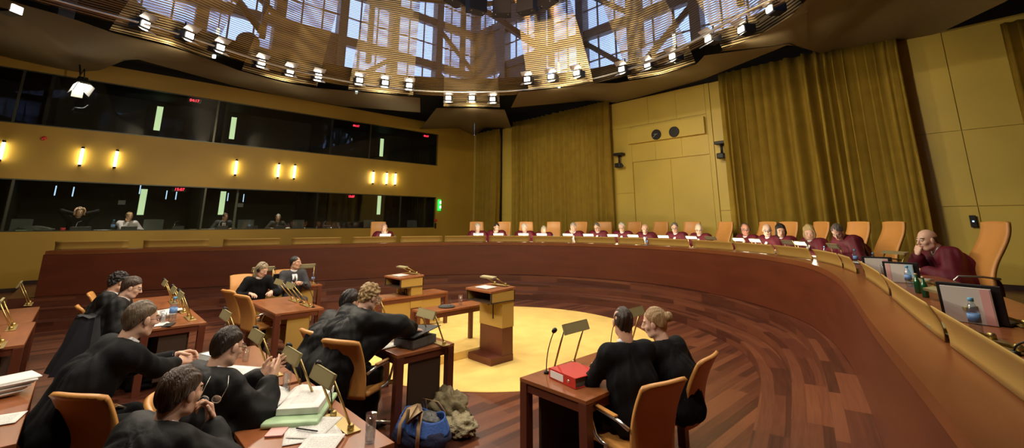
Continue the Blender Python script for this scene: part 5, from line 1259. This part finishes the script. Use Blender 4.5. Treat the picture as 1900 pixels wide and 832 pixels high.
person('person with straight black hair bowed beside the curly-haired lawyer, black gown', W3(650, 562, 1.16), 0.05, lean=0.50, head=(0.1, 0.45, 0), lod='mid', hairc=(0.012, 0.009, 0.009), hair='full', gown=True, skinc=(0.60, 0.37, 0.26))
person('person seen from behind, dark cropped hair and black suit, at the right table', W3(1156, 598, 1.20), 1.15, lean=0.14, head=(-0.35, 0.1, 0), lod='near', hairc=(0.03, 0.018, 0.012), hair='crop', robe='suit', wide=0.95, skinc=(0.58, 0.33, 0.22),
       L=dict(w=(-0.10, 0.42, 0.80), f=(0.4, 0.85, 0.05), n=(0.4, 0, -0.8), curl=0.6), R=dict(w=(0.02, 0.44, 0.80), f=(-0.5, 0.8, 0.0), n=(-0.3, 0, -0.9), curl=0.6))
person('person with fair hair in a bun and black jacket, leaning towards the suited neighbour', W3(1213, 599, 1.14), 1.35, lean=0.30, leanx=-0.1, head=(0.60, 0.22, -0.1), lod='near', hairc=(0.34, 0.21, 0.10), hair='bun', robe='suit', skinc=pale, wide=0.82, collar=False)
person('person with chin-length grey-blond hair and headphones at the clerks table', W3(487, 501, 1.15), -PI / 2, lean=0.30, head=(0.55, 0.45, 0), lod='mid', hairc=(0.30, 0.24, 0.15), hair='long', robe='suit', phones=True, skinc=(0.58, 0.36, 0.27), wide=0.92)
person('person in a charcoal suit, white shirt and tie at the clerks table, looking aside', W3(549, 488, 1.20), -PI / 2, lean=0.08, head=(0.75, 0.02, 0), lod='mid', hairc=(0.02, 0.015, 0.013), hair='short', robe='greysuit', tie='tieblack', skinc=(0.50, 0.28, 0.18), beard=False,
       R=dict(w=(0.06, 0.34, 0.84), f=(-0.5, 0.7, 0.3), curl=0.7), L=dict(w=(-0.05, 0.36, 0.84), f=(0.5, 0.7, 0.3), curl=0.7))

# ---- judges
def jz(px, py, off):
    s = s_for_px(px, off, 1.7); x, y, a = curve(s, off); d = ray(px, py); t = math.hypot(x, y) / math.hypot(d.x, d.y); z = CAM.z + d.z * t; return (x, y, z), a
DT = (DZ - JZ + 0.045) / 1.10
def judge(label, px, py, yaw=0.0, pitch=0.35, roll=0.0, hair='short', hairc=grey, lean=0.28, glasses=False, chin=0, lod='far', skinc=(0.62, 0.38, 0.28), rzo=0.0, collar=True, off=1.12, beard=False, phones=False, watch=False, neck=(0.7, 0.25, 0.6)):
    p, a = jz(px, py, off); kw = {}
    R_ = dict(w=(0.17, 0.46, DT)); L_ = dict(w=(-0.17, 0.46, DT))
    h_ = dict(hd=(0.03, 0.125, -0.15), f=(-0.15, -0.35, 0.9), n=(0, -1, -0.3), curl=0.9, hint=(0.5, 0.2, -1), thumb=0.2)
    if chin == 1: R_ = h_
    if chin == -1: h_['hd'] = (-0.03, 0.125, -0.15); h_['f'] = (0.15, -0.35, 0.9); h_['hint'] = (-0.5, 0.2, -1); L_ = h_
    return person(label, p, facing(a, PI) + rzo + PI, lean=lean, head=(yaw, pitch, roll), robe='maroon', jabot=True, size=1.10, hair=hair, hairc=hairc, lod=lod, skinc=skinc, glasses=glasses, R=R_, L=L_, floor=JZ, zs=0.43, legs=False, collar=collar, beard=beard, phones=phones, watch=watch, neck=neck)
judge('person in maroon robe, white-haired, leftmost of the judges, chin on hand', 712, 427, chin=-1, hair='bald', hairc=white)
judge('person in maroon robe, white-haired, bowed over the glowing lamp in the corner', 887, 423, hairc=white, pitch=0.5)
judge('person in maroon robe with dark short hair, leaning on one hand', 921, 422, hairc=dark, chin=1, pitch=0.5, yaw=0.2)
judge('person in maroon robe with grey-white hair, head straight down above the brightest lamp', 973, 425, hairc=white, pitch=0.6)
judge('person in maroon robe with ash-grey hair bowing very low to the left', 1010, 428, hairc=(0.42, 0.38, 0.30), pitch=0.85, yaw=0.5, lean=0.45)
judge('person in maroon robe with wavy grey hair resting the cheek on a hand', 1064, 422, hairc=(0.42, 0.38, 0.33), chin=1, hair='full', pitch=0.2)
judge('person in maroon robe with greying dark hair and thin glasses, looking down', 1108, 422, hairc=(0.16, 0.14, 0.13), pitch=0.45, glasses=True, chin=0)
judge('person in maroon robe with silver hair at the edge of the curtain', 1154, 422, hairc=white, pitch=0.35, yaw=0.3, glasses=True)
judge('bald person in maroon robe with a dark fringe of hair', 1196, 428, hair='bald', hairc=dark, pitch=0.5, yaw=0.5)
judge('person in maroon robe with dark grey hair and dark-rimmed glasses before the double door', 1254, 423, hairc=(0.14, 0.13, 0.12), pitch=0.3, yaw=0.35, glasses=True)
judge('person in maroon robe with thin white hair, pale face turned left', 1297, 427, hairc=white, hair='crop', pitch=0.4, yaw=0.6, glasses=True, skinc=(0.70, 0.50, 0.38))
judge('person in maroon robe with headphones and ruddy face, first under the widest curtain', 1383, 426, hairc=(0.18, 0.14, 0.11), hair='crop', pitch=0.15, yaw=0.9, glasses=True, skinc=(0.60, 0.28, 0.20), phones=True)
judge('bald person in maroon robe with thin glasses beside the black-haired woman', 1425, 431, hair='bald', hairc=grey, pitch=0.25, yaw=0.8, glasses=True, skinc=(0.70, 0.46, 0.36))
judge('person in maroon robe with black chin-length hair', 1449, 430, hair='bob', hairc=(0.008, 0.006, 0.006), pitch=0.3, yaw=0.95, off=1.2, skinc=(0.62, 0.38, 0.27))
judge('person in maroon robe with blond chin-length hair', 1504, 436, hair='bob', hairc=(0.50, 0.36, 0.17), pitch=0.35, yaw=0.9, lean=0.35)
judge('person in maroon robe with grey-black hair, bowed over papers beside an empty chair', 1556, 431, hair='short', hairc=(0.12, 0.10, 0.09), pitch=0.75, yaw=0.55, lean=0.35, neck=(0.4, 0.7, 0.35), lod='mid', skinc=(0.60, 0.37, 0.28))
jn = judge('bald person in maroon robe nearest at the right, hand on the mouth, black watch', 1722, 446, hair='bald', hairc=(0.06, 0.04, 0.03), pitch=0.12, yaw=0.35, lean=0.42, chin=1, lod='near', skinc=(0.64, 0.40, 0.29), off=1.16, watch=True, neck=(0.4, 0.8, 0.22))

# ================================================================== BOOTHS, WALL FIXTURES, DESK THINGS
def text(name, body, size, m, parent=None, loc=(0, 0, 0), rot=(0, 0, 0), ext=0.002):
    cu = bpy.data.curves.new(name, 'FONT'); cu.body = body; cu.size = size; cu.extrude = ext; cu.align_x = 'CENTER'; cu.align_y = 'CENTER'
    tmp = bpy.data.objects.new(name, cu); COL.objects.link(tmp); dg = bpy.context.evaluated_depsgraph_get(); me = bpy.data.meshes.new_from_object(tmp.evaluated_get(dg))
    bpy.data.objects.remove(tmp); me.materials.clear(); me.materials.append(M[m]); o = bpy.data.objects.new(name, me); COL.objects.link(o)
    if parent: o.parent = parent
    o.location = loc; o.rotation_euler = rot; return o
BX = WX - 2.9 * SCL + 0.02           # back wall face of the booths
RYZ = (PI / 2, 0, PI / 2)            # upright, facing +x
for k, (px, py, l) in enumerate(((264, 375, 'in the lower booths behind the interpreter in pale cardigan'), (412, 377, 'in the lower booths beside the interpreter with red tie'), (703, 381, 'at the right end of the lower booths'), (294, 220, 'leftmost in the upper booths'), (432, 238, 'second from the left in the upper booths'), (708, 274, 'rightmost in the upper booths'))):
    p = atx(px, py, BX + 0.02); t = thing('booth_door', 'dark door with slim greenish pane ' + l, 'door', (BX + 0.005, p.y, p.z), 0, 'booth doors')
    bm = B(); box(bm, 0, 0.02, -0.32, 0.32, -1.15, 0.62); obj('door_leaf', bm, 'mullion' if False else 'booth', t)
    bm = B(); box(bm, 0.02, 0.03, -0.085, 0.085, -0.42, 0.42); obj('vision_panel', bm, 'booth_glow', t)
for k, (px, py) in enumerate(((30, 352), (103, 353), (136, 355), (260, 351), (309, 361), (327, 362), (423, 365), (441, 366), (452, 367))):  # blue reflections, built as added glowing sticks inside the booths
    p = atx(px, py, WX - 1.2); t = thing('glow_tube', 'pale blue reflection built as a glowing stick in the lower booths, %s from the left' % ordn[k], 'lamp', p, 0, 'blue reflections in the booths')
    bm = B(); tube(bm, [(0, 0, -0.15), (0, 0, 0.12)], 0.014, 8); obj('tube', bm, 'blueglow', t); bm = B(); tube(bm, [(0, 0, 0.12), (0, 0, W1b + 0.1 - p.z)], 0.006, 6); obj('added_rod', bm, 'blackmetal', t)
for px, py, l in ((226, 376, 'left of the lit door'), (446, 381, 'right of the second lit door')):
    p = atx(px, py, BX); bm = B(); box(bm, 0, 0.015, -0.09, 0.09, -0.07, 0.07, 0.004); tag(obj('wall_socket', bm, 'white', loc=(BX, p.y, p.z)), 'small white switch plate on the booth wall ' + l, 'switch')
for px, py, tx_, l in ((333, 352, '15:07', 'lower booths, left'), (652, 365, '15:07', 'lower booths, right'), (361, 187, '04:17', 'upper booths, left'), (661, 234, '04:17', 'upper booths, middle'), (791, 253, '04:17', 'upper booths, right end')):
    p = atx(px, py, WX - 0.35); t = thing('digital_clock', 'small red digital clock in the %s' % l, 'clock', p, 0)
    bm = B(); box(bm, -0.03, 0, -0.18, 0.18, -0.07, 0.07, 0.005); box(bm, -0.02, -0.01, -0.01, 0.01, 0.09, (W1b if py > 300 else W2b) - p.z + 0.1); obj('case', bm, 'blackmetal', t); text('digits', tx_, 0.115, 'red_led', t, (0.003, 0, 0), RYZ)
# desk shelf behind the lower glass
bm = B(); box(bm, WX - 0.62, WX - 0.16, -5.6, y_end - 0.1, W1a - 0.05, W1a - 0.015); o = obj('booth_desk', bm, 'booth_desk'); tag(o, 'long pale desk running behind the lower booth windows', 'desk')
zf = W1a - 0.78 * SCL
def inter(label, px, py, **kw):
    p = atx(px, py, WX - 0.85); return person(label, p, -PI / 2, floor=zf, legs=False, lod='mid', zs=0.46, **kw)
dzb = W1a - zf + 0.02
inter('person in black behind the lower booth glass, both hands raised to the headphones', 148, 393, lean=0.1, head=(0.2, 0.25, 0), robe='suit', hair='bob', hairc=(0.16, 0.10, 0.05), R=dict(hd=(0.11, 0.03, -0.05), f=(0, -0.2, 1), n=(-1, 0, 0), hint=(1, 0, 0.2)), L=dict(hd=(-0.11, 0.03, -0.05), f=(0, -0.2, 1), n=(1, 0, 0), hint=(-1, 0.0, 0.1)), collar=False, phones=True)
inter('person in a pale cardigan with headphones behind the lower booth glass', 240, 402, lean=0.2, head=(0.3, 0.3, 0), robe='cardigan', hair='bun', hairc=(0.33, 0.22, 0.10), R=dict(hd=(0.02, 0.11, -0.13), f=(0, -0.3, 0.9), n=(0, -1, 0), curl=0.8), L=dict(w=(-0.2, 0.3, dzb + 0.02)), collar=False, phones=True)
inter('person in a charcoal suit and red tie behind the lower booth glass, head bowed', 418, 403, lean=0.22, head=(0.3, 0.6, 0.1), robe='greysuit', hair='short', hairc=brown, tie='tiered', R=dict(w=(0.18, 0.34, dzb)), L=dict(w=(-0.18, 0.34, dzb)))
inter('person in a dark jumper with headphones and grey hair at the booth desk', 516, 404, lean=0.15, head=(-0.2, 0.3, 0), robe='jumper', hair='short', hairc=grey, R=dict(w=(0.25, 0.35, dzb)), L=dict(w=(-0.28, 0.35, dzb)), collar=False, phones=True)
M['chairgrey'] = mat('grey_fabric', (0.10, 0.11, 0.105), 0.9)
for px, l in ((35, 'at the far left of the lower booths'), (287, 'between the second and third interpreters'), (560, 'right of the interpreter in the jumper'), (460, 'by the mullion, behind a monitor'), (690, 'near the right end of the lower booths'), (770, 'last at the right end of the lower booths')):
    p = atx(px, 412, WX - 0.95); t = thing('booth_chair', 'dark grey chair ' + l, 'chair', (p.x, p.y, zf), -PI / 2)
    bm = B(); shell(bm, 0.50, 0.40, 0.98, -0.2, lambda v: -0.08 * v, 0.04); obj('backrest', bm, 'chairgrey', t, smooth=True); bm = B(); box(bm, -0.24, 0.24, -0.2, 0.22, 0.42, 0.48, 0.02); obj('seat', bm, 'chairgrey', t); bm = B(); tube(bm, [(0, 0, 0.42), (0, 0, 0.03)], 0.025); lathe(bm, [(0.22, 0), (0.2, 0.02), (0.03, 0.04)], 16); obj('pedestal', bm, 'blackmetal', t)
for px, w_, l in ((150, 0.42, 'before the interpreter in black'), (240, 0.36, 'before the interpreter in pale cardigan'), (330, 0.3, 'left of the dark mullion'), (412, 0.3, 'before the interpreter with red tie'), (520, 0.3, 'before the interpreter in the jumper'), (605, 0.3, 'right of the grey chair'), (468, 0.3, 'right of the pale green post')):
    p = atx(px, 420, WX - 0.36); t = thing('interpreter_console', 'black interpreter console with a thin microphone, ' + l, 'console', (WX - 0.36, p.y, W1a - 0.013), -PI / 2)
    bm = B(); box(bm, -w_ / 2, w_ / 2, -0.09, 0.09, 0, 0.05, 0.01); box(bm, -w_ / 2, w_ / 2, 0.05, 0.09, 0.03, 0.13, 0.01); obj('console_body', bm, 'darkgrey', t)
    bm = B(); tube(bm, [(0.1, 0.05, 0.1), (0.08, -0.02, 0.24), (0.0, -0.08, 0.28)], 0.005, 6); obj('gooseneck', bm, 'chrome', t)
p = atx(211, 412, WX - 0.35); bottle('tall water bottle on the booth desk left of the interpreter in pale cardigan', (WX - 0.3, p.y, W1a - 0.013), 0.32)
p = atx(463, 410, WX - 0.35); bottle('water bottle on the booth desk right of the pale green post', (WX - 0.3, p.y, W1a - 0.013), 0.3)
p = atx(46, 425, WX - 0.3); bm = B(); box(bm, -0.1, 0.1, -0.15, 0.15, 0, 0.05, 0.01); tag(obj('green_case', bm, 'greenfold', loc=(WX - 0.3, p.y, W1a - 0.013)), 'light green case on the booth desk at the far left', 'case')
p = atx(64, 418, WX - 0.3); bm = B(); blob(bm, (0, 0, 0.07), (0.12, 0.3, 0.07), seed=5, amp=0.3, flat=0.001); tag(obj('jacket', bm, 'chairgrey', smooth=True, loc=(WX - 0.33, p.y, W1a - 0.013)), 'grey jacket heaped on the booth desk at the far left', 'jacket')
p = atx(117, 424, WX - 0.3); bm = B(); lathe(bm, [(0.045, 0), (0.05, 0.1), (0.047, 0.1), (0.04, 0.005)], 16); tag(obj('red_cup', bm, 'red', loc=(WX - 0.3, p.y, W1a - 0.013)), 'red and white cup left of the interpreter in black', 'cup')
for px, l in ((190, 'left of the tall bottle'), (365, 'left of the interpreter with red tie'), (385, 'in front of the interpreter with red tie'), (578, 'right of the interpreter in the jumper')):
    p = atx(px, 423, WX - 0.3); paper('white papers on the booth desk ' + l, WX - 0.3, p.y, W1a - 0.013, 0.2, 0.24, 0.3, 0.02)
bm = B(); yy = atx(437, 390, WX - 0.3).y; box(bm, WX - 0.34, WX - 0.28, yy - 0.03, yy + 0.03, W1a - 0.01, W1b); o = obj('booth_post', bm, mat('post_green', (0.12, 0.13, 0.08), 0.4)); tag(o, 'pale green post inside the booth beside the interpreter with red tie', 'post')
for (y0, k_) in ((atx(375, 390, WX).y, 1), (atx(10, 390, WX).y, 2), (atx(590, 390, WX).y, 3)):
    bm = B(); box(bm, WX - 2.4, WX - 0.14, y0 - 0.04, y0 + 0.04, zf, W1b + 0.15); struct(obj('wall_partition', bm, 'booth'), 'partition between interpreter booths')
    bm = B(); y1 = y0 + 0.3; box(bm, WX - 2.4, WX - 0.14, y1 - 0.04, y1 + 0.04, W2a - 0.6, W2b + 0.15); struct(obj('wall_partition', bm, 'booth'), 'partition between upper booths')
# spots added inside the booths, without lamp bodies, to brighten the interpreters
for px in (148, 240, 417, 515, 620):
    p = atx(px, 395, WX - 0.7); spot((WX - 0.75, p.y, W1b + 0.1), (WX - 0.6, p.y, W1a), 110, 75, 0.8, (1, 0.88, 0.7), 0.05)

# exit sign, alarm, beacon on the ochre wall
p = atx(814, 381, WX); t = thing('exit_sign', 'glowing green escape sign with two white marks right of the lower booths', 'sign', (WX + 0.02, p.y, p.z))
bm = B(); tube(bm, [(0.03, 0, -0.24), (0.03, 0, 0.24)], 0.075, 16); obj('sign_body', bm, 'green_led', t)
for z in (-0.09, 0.11):
    bm = B(); box(bm, 0.10, 0.112, -0.03, 0.035, z - 0.05, z + 0.06, 0.01); obj('white_symbol', bm, 'white_led', t)
p = atx(808, 409, WX); t = thing('call_point', 'small red fire call point low beside the lower booths', 'alarm', (WX, p.y, p.z)); bm = B(); box(bm, 0, 0.05, -0.055, 0.055, -0.055, 0.055, 0.01); obj('body', bm, 'red', t); bm = B(); box(bm, 0, 0.03, -0.03, 0.03, -0.35, -0.12); obj('lower_box', bm, 'blackmetal', t)
p = atx(82, 257, WX); t = thing('alarm_beacon', 'small dark red beacon on the ochre wall at the upper left', 'alarm', (WX, p.y, p.z)); bm = B(); lathe(bm, [(0.05, 0), (0.055, 0.03), (0.045, 0.08), (0.02, 0.09)], 16); obj('dome', bm, 'red', t, rot=(0, PI / 2, 0))
# two clocks
for px, py, l in ((1218, 250, 'left black round wall clock with pale hands'), (1251, 245, 'right black round wall clock, its dial plain black')):
    yb = WY - 0.19 * SCL; p = aty(px, py, yb); t = thing('wall_clock', l, 'clock', (p.x, yb - 0.002, p.z)); bm = B(); lathe(bm, [(0.165, 0), (0.17, 0.02), (0.16, 0.03)], 40); obj('dial', bm, 'blackmetal', t, rot=(PI / 2, 0, 0))
    if px < 1230:
        bm = B(); tube(bm, [(0, -0.036, 0), (-0.115, -0.036, -0.085)], 0.004, 5); tube(bm, [(0.05, -0.036, 0.012), (-0.075, -0.036, 0.015)], 0.006, 5); obj('hands', bm, 'white', t)
# wall cameras
for px, py, l in ((1150, 300, 'left, half behind the curtain edge'), (1340, 281, 'right, beside the widest curtain')):
    p = aty(px, py, WY - 0.15); t = thing('wall_camera', 'black camera on a wall bracket, ' + l, 'camera', (p.x, WY - 0.03, p.z))
    bm = B(); box(bm, -0.17, 0.17, -0.26, -0.02, 0.20, 0.29, 0.02); obj('upper_housing', bm, 'blackmetal', t); bm = B(); tube(bm, [(0, -0.15, 0.22), (0, -0.15, -0.08)], 0.035, 10); tube(bm, [(0, -0.15, 0.2), (0, 0, 0.2)], 0.03, 8); obj('bracket', bm, 'blackmetal', t)
    bm = B(); box(bm, -0.12, 0.09, -0.28, -0.08, -0.22, -0.06, 0.03); obj('camera_body', bm, 'blackmetal', t); bm = B(); tube(bm, [(0.08, -0.2, -0.15), (0.18, -0.26, -0.18)], 0.05, 14); obj('lens', bm, 'darkgrey', t)
for px, py, hh_, l in ((1343, 419, 0.17, 'upper black wall device right of the double door'), (1345, 433, 0.10, 'lower grey wall plate right of the double door'), (1806, 411, 0.24, 'black wall device with a blue light left of the nearest chair')):
    yb = WY - 0.03 * SCL; p = aty(px, py, yb); t = thing('wall_device', l, 'device', (p.x, yb, p.z)); bm = B(); box(bm, -0.05, 0.05, -0.03, 0, -hh_ / 2, hh_ / 2, 0.008); obj('body', bm, 'blackmetal' if 'black' in l else 'chairgrey', t)
    bm = B(); box(bm, -0.015, 0.015, -0.034, -0.03, -0.015, 0.015); obj('indicator', bm, 'blueglow', t)
# big floodlight with barn doors, hung under the mesh at the left
p = atx(150, 158, WX + 1.3); t = thing('floodlight', 'bright floodlight with four barn doors hanging at the upper left', 'spotlight', p, -0.6); t.rotation_euler = (0.0, -0.55, 0.3)
bm = B(); box(bm, -0.17, 0.17, -0.10, 0.10, -0.05, 0.15, 0.02); obj('housing', bm, 'blackmetal', t)
bm = B(); box(bm, -0.15, 0.15, -0.085, 0.085, -0.062, -0.05); obj('lamp_face', bm, 'floodface', t)
M['barn'] = mat('pale_reflector', (0.75, 0.75, 0.72), 0.3, 0.3)
for sx, sy in ((1, 0), (-1, 0), (0, 1), (0, -1)):
    bm = B()
    if sx: box(bm, -0.005, 0.005, -0.11, 0.11, -0.17, 0); o = obj('barn_door', bm, 'barn', t, loc=(sx * 0.17, 0, -0.05), rot=(0, -sx * 0.6, 0))
    else: box(bm, -0.17, 0.17, -0.005, 0.005, -0.17, 0); o = obj('barn_door', bm, 'barn', t, loc=(0, sy * 0.11, -0.05), rot=(sy * 0.6, 0, 0))
bm = B(); tube(bm, [(-0.2, 0, 0.05), (-0.24, 0, 0.35), (0.24, 0, 0.35), (0.2, 0, 0.05)], 0.013, 6); tube(bm, [(0, 0, 0.35), (0, 0, 0.8)], 0.02, 8); obj('yoke', bm, 'blackmetal', t)
spot(p - Vector((0, 0, 0.2)), (WX + 4, p.y + 1, 0), 120, 110, 0.8)
# loudspeaker cluster high in the dome
cc_ = rm(-0.42 * SCL, 10.07 * SCL); r0 = 1.25
d_ = ray(866, 26); far = Vector((cc_[0], cc_[1], 0)) + Vector((AV[1] * 0, 0, 0)); th0 = math.atan2(cc_[1], cc_[0])
q0 = Vector((cc_[0] + r0 * math.cos(th0), cc_[1] + r0 * math.sin(th0), 0)); zc_ = CAM.z + d_.z * math.hypot(q0.x, q0.y) / math.hypot(d_.x, d_.y)
for k in range(-2, 3):
    a = th0 + k * 0.50 - 0.03; x, y = cc_[0] + r0 * math.cos(a), cc_[1] + r0 * math.sin(a)
    t = thing('loudspeaker', 'black loudspeaker box hanging in the dome, %s from the left of the five' % ordn[2 - k], 'loudspeaker', (x, y, zc_), a - PI / 2)
    bm = B(); box(bm, -0.22, 0.22, -0.13, 0.16, 0.0, 0.55, 0.01); obj('cabinet', bm, 'speaker', t)
    for sx in (-0.15, 0.15): 
        bm = B(); lathe(bm, [(0.012, -0.012), (0.012, 0.0)], 10); obj('rivet', bm, 'chrome', t, loc=(sx, -0.05, 0.0))
    bm = B(); tube(bm, [(0, 0, 0.55), (0, 0, 3.0)], 0.012, 6); obj('hanging_rod', bm, 'blackmetal', t)

# ---- things on the near, right end of the bench
def dpt(px, py, off=None):
    p = at(px, py, DZ); i = min(range(len(dense)), key=lambda i: math.dist(dense[i], (p.x, p.y))); x, y, a = curve(dl[i]); o_ = -(p.x - x) * math.sin(a) + (p.y - y) * math.cos(a)
    o_ = max(o_, 0.47 if off is None else off); x, y, a = curve(dl[i], min(o_, 0.98)); return Vector((x, y, DZ))
M['pageplain'] = mat('cover_page', (0.66, 0.63, 0.58), 0.6)
def near_a(p): i = min(range(len(dense)), key=lambda i: math.dist(dense[i], (p.x, p.y))); return curve(dl[i])[2]
def stand(label, px, py, w=0.34, h=0.24, stripe='pinkpaper', second=None, tilt=0.25, rz=0.0):
    s_ = s_for_px(px, 0.56, DZ + 0.15); x_, y_, a = curve(s_, 0.56); p = Vector((x_, y_, DZ)); a = rz; t = thing('laptop', label, 'laptop', (p.x, p.y, DZ), a)
    bm = B(); box(bm, -w / 2, w / 2, 0.0, 0.26, 0, 0.018, 0.004); obj('keyboard_base', bm, 'blackmetal', t)
    Rm = Matrix.Rotation(-tilt, 4, 'X') if False else Matrix.Rotation(tilt * 0.4, 4, 'X')
    bm = B(); box(bm, -w / 2, w / 2, -0.008, 0.008, 0.01, h + 0.02, 0.004, mat4=Rm); obj('screen_lid', bm, 'blackmetal', t)
    d = thing('report', 'pale bound report with a coloured margin leaning on the ' + label.split(' with')[0], 'report', (p.x - math.sin(a) * -0.02 * -1, p.y - math.cos(a) * 0.02, DZ), a)
    d.location = (p.x + math.sin(a) * 0.03, p.y - math.cos(a) * 0.03, DZ)
    bm = B(); box(bm, -w / 2 + 0.03, w / 2 - 0.04, -0.012, 0.0, 0.003, h, mat4=Rm); obj('cover', bm, 'pageplain', d)
    bm = B(); box(bm, w / 2 - 0.09, w / 2 - 0.045, -0.0145, -0.012, 0.005, h - 0.002, mat4=Rm); obj('margin_strip', bm, stripe, d)
    if second: bm = B(); box(bm, -w / 2 + 0.035, -w / 2 + 0.07, -0.0145, -0.012, 0.005, h - 0.002, mat4=Rm); obj('margin_strip', bm, second, d)
stand('nearest black laptop on the bench with reports leaning on it', 1800, 690, 0.31, 0.22, rz=-0.25)
stand('middle black laptop on the bench with a report leaning on it', 1672, 580, 0.30, 0.19, 'bluepaper', 'pinkpaper', rz=-0.1)
stand('small black laptop on the bench with a pale report, before the bald judge', 1627, 520, 0.30, 0.18, rz=0.1)
for px, py, l in ((1578, 478, 'farthest of the four at the right of the bench'), (1626, 497, 'beside the dismantled lamp'), (1689, 533, 'before the bald judge with the watch'), (1712, 612, 'largest looking, nearest on the bench')):
    bottle('small clear bottle with blue cap, ' + l, dpt(px, py), 0.20)
for px, py, l in ((1655, 522, 'left of the clear glasses'), (1706, 545, 'left one of the pair behind the middle laptop'), (1718, 552, 'right one of the pair behind the middle laptop'), (1692, 585, 'left of the nearest clear bottle'), (1735, 585, 'first right of the nearest clear bottle'), (1757, 590, 'second right of the nearest clear bottle'), (1788, 593, 'third right of the nearest clear bottle')):
    gbottle('dark green glass bottle with gold cap, ' + l, dpt(px, py), 0.17)
tumbler('cut clear glass behind the farthest green bottle', dpt(1643, 510), 0.11, 0.035); tumbler('clear glass next to the cut one', dpt(1652, 512), 0.10, 0.032)
for px, py, a_, l in ((1668, 505, 0.5, 'white open papers left of the bald judge hand'), (1700, 520, 0.9, 'white sheet under the bald judge hand'), (1775, 530, 0.2, 'white sheet right of the flat brass lamp'), (1890, 690, 0.3, 'white sheet at the right edge of the picture')):
    p = dpt(px, py); paper(l, p.x, p.y, DZ, near_a(p) + a_, 0.21, 0.3, 0.004, 'page')
for px, py, h_, ln, ra, l in ((1650, 505, 0.24, 0.16, 0.6, 'tilted brass lamp with black tip right of the empty chair'), (1745, 535, 0.07, -0.16, 0.2, 'flat folded brass lamp before the bald judge'), (1815, 565, 0.09, -0.2, 0.3, 'brass lamp folded low, right of the green bottles'), (1880, 600, 0.1, -0.22, 0.2, 'brass lamp folded low at the right edge'), (1860, 640, 0.06, -0.2, 0.1, 'brass lamp folded low above the nearest report')):
    p = dpt(px, py); lamp(l, p.x, p.y, DZ, near_a(p) + ra, False, 0.28, h_, ln, shade_rot=0.2)
p = dpt(1885, 660); mic('black gooseneck microphone at the right edge of the bench', p.x, p.y, DZ, near_a(p) + 2.4, 0.10, 0.16)
# coat over the chair back at the left
p = at(155, 632, 0.75); t = thing('dark_coat', 'dark navy coat hanging over the chair back at the left', 'coat', (p.x, p.y, 0), 0.3)
bm = B(); P = []
for i in range(15):
    v = i / 14; row = []
    for j in range(25):
        a = 2 * PI * j / 24; rip = math.sin(a * 6 + v * 3) * 0.035 * (0.3 + v) + 0.02 * math.sin(a * 11 + 2); rx = 0.17 + 0.05 * math.sin(v * 2.2) + rip; ry = 0.07 + 0.08 * v + rip; row.append((rx * math.cos(a) , ry * math.sin(a) - 0.06 * v, 1.0 - 0.55 * v + 0.01 * math.sin(a * 4)))
    P.append(row)
grid_surf(bm, P); bm.faces.new([v for v in bm.verts[:24]]); obj('coat_cloth', bm, mat('navy_coat', (0.008, 0.009, 0.014), 0.85), t, smooth=True)
# spectacles dangling from the hand of the person in front
p = at(390, 742, 1.02); t = thing('spectacles', 'spectacles with thin silver rims dangling from the hand in front', 'glasses', p, 0.9)
bm = B()
for sx in (-1, 1): tube(bm, [(sx * 0.033 + 0.025 * math.cos(a), 0, 0.018 * math.sin(a)) for a in [2 * PI * j / 16 for j in range(17)]], 0.0015, 5, cap=False); tube(bm, [(sx * 0.058, 0, 0.004), (sx * 0.062, 0.05, 0.05), (sx * 0.05, 0.07, 0.10)], 0.0014, 5)
obj('rims', bm, 'chrome', t); bm = B()
for sx in (-1, 1): lathe(bm, [(0.024, 0), (0.024, 0.001)], 14, off=(sx * 0.033, 0, 0))
bmesh.ops.rotate(bm, verts=bm.verts[:], cent=(0, 0, 0), matrix=Matrix.Rotation(PI / 2, 3, 'X')); obj('lenses', bm, 'water', t)

for px, py, l in ((20, 18, 'cut in the upper left corner'),):
    q = at(px, py, RZ); d = Vector((q.x - DC[0], q.y - DC[1], 0)).normalized(); t = thing('spotlight', 'bright square spotlight in the upper left corner of the picture', 'spotlight', q, math.atan2(-d.y, -d.x) - PI / 2, 'spotlights round the foot of the dome')
    bm = B(); box(bm, -0.11, 0.11, -0.14, 0.1, -0.075, 0.09, 0.01); obj('housing', bm, 'blackmetal', t); bm = B(); box(bm, -0.085, 0.085, 0.1, 0.115, -0.055, 0.07); obj('lamp_face', bm, 'spotface', t)
p = at(112, 36, 5.75); t = thing('loudspeaker', 'tall black box hanging near the upper left corner', 'loudspeaker', p, 0.6); bm = B(); box(bm, -0.13, 0.13, -0.13, 0.13, 0, 0.75, 0.01); obj('cabinet', bm, 'speaker', t)
p = at(460, 78, 7.2); t = thing('round_disc', 'dark round disc seen through the mesh at the upper left', 'disc', p, math.atan2(p.y, p.x) - PI / 2); bm = B(); lathe(bm, [(0.30, -0.02), (0.31, 0), (0.30, 0.02)], 36); obj('disc_face', bm, 'blackmetal', t, rot=(PI / 2, 0, 0))
M['paletube'] = emis('pale_tube', (0.80, 0.95, 0.75), 3.0)
for px, py, l in ((401, 80, 'farthest left'), (663, 152, 'second from the left'), (1037, 140, 'third from the left'), (1252, 90, 'farthest right')):
    p = at(px, py, 7.0); t = thing('glow_tube', 'upright pale green tube light behind the mesh, ' + l, 'lamp', p, 0, 'pale tubes behind the mesh'); bm = B(); tube(bm, [(0, 0, -0.45), (0, 0, 0.45)], 0.045, 10); obj('tube', bm, 'paletube', t); bm = B(); tube(bm, [(0, 0, 0.45), (0, 0, 1.2)], 0.015, 6); obj('hanging_rod', bm, 'blackmetal', t)
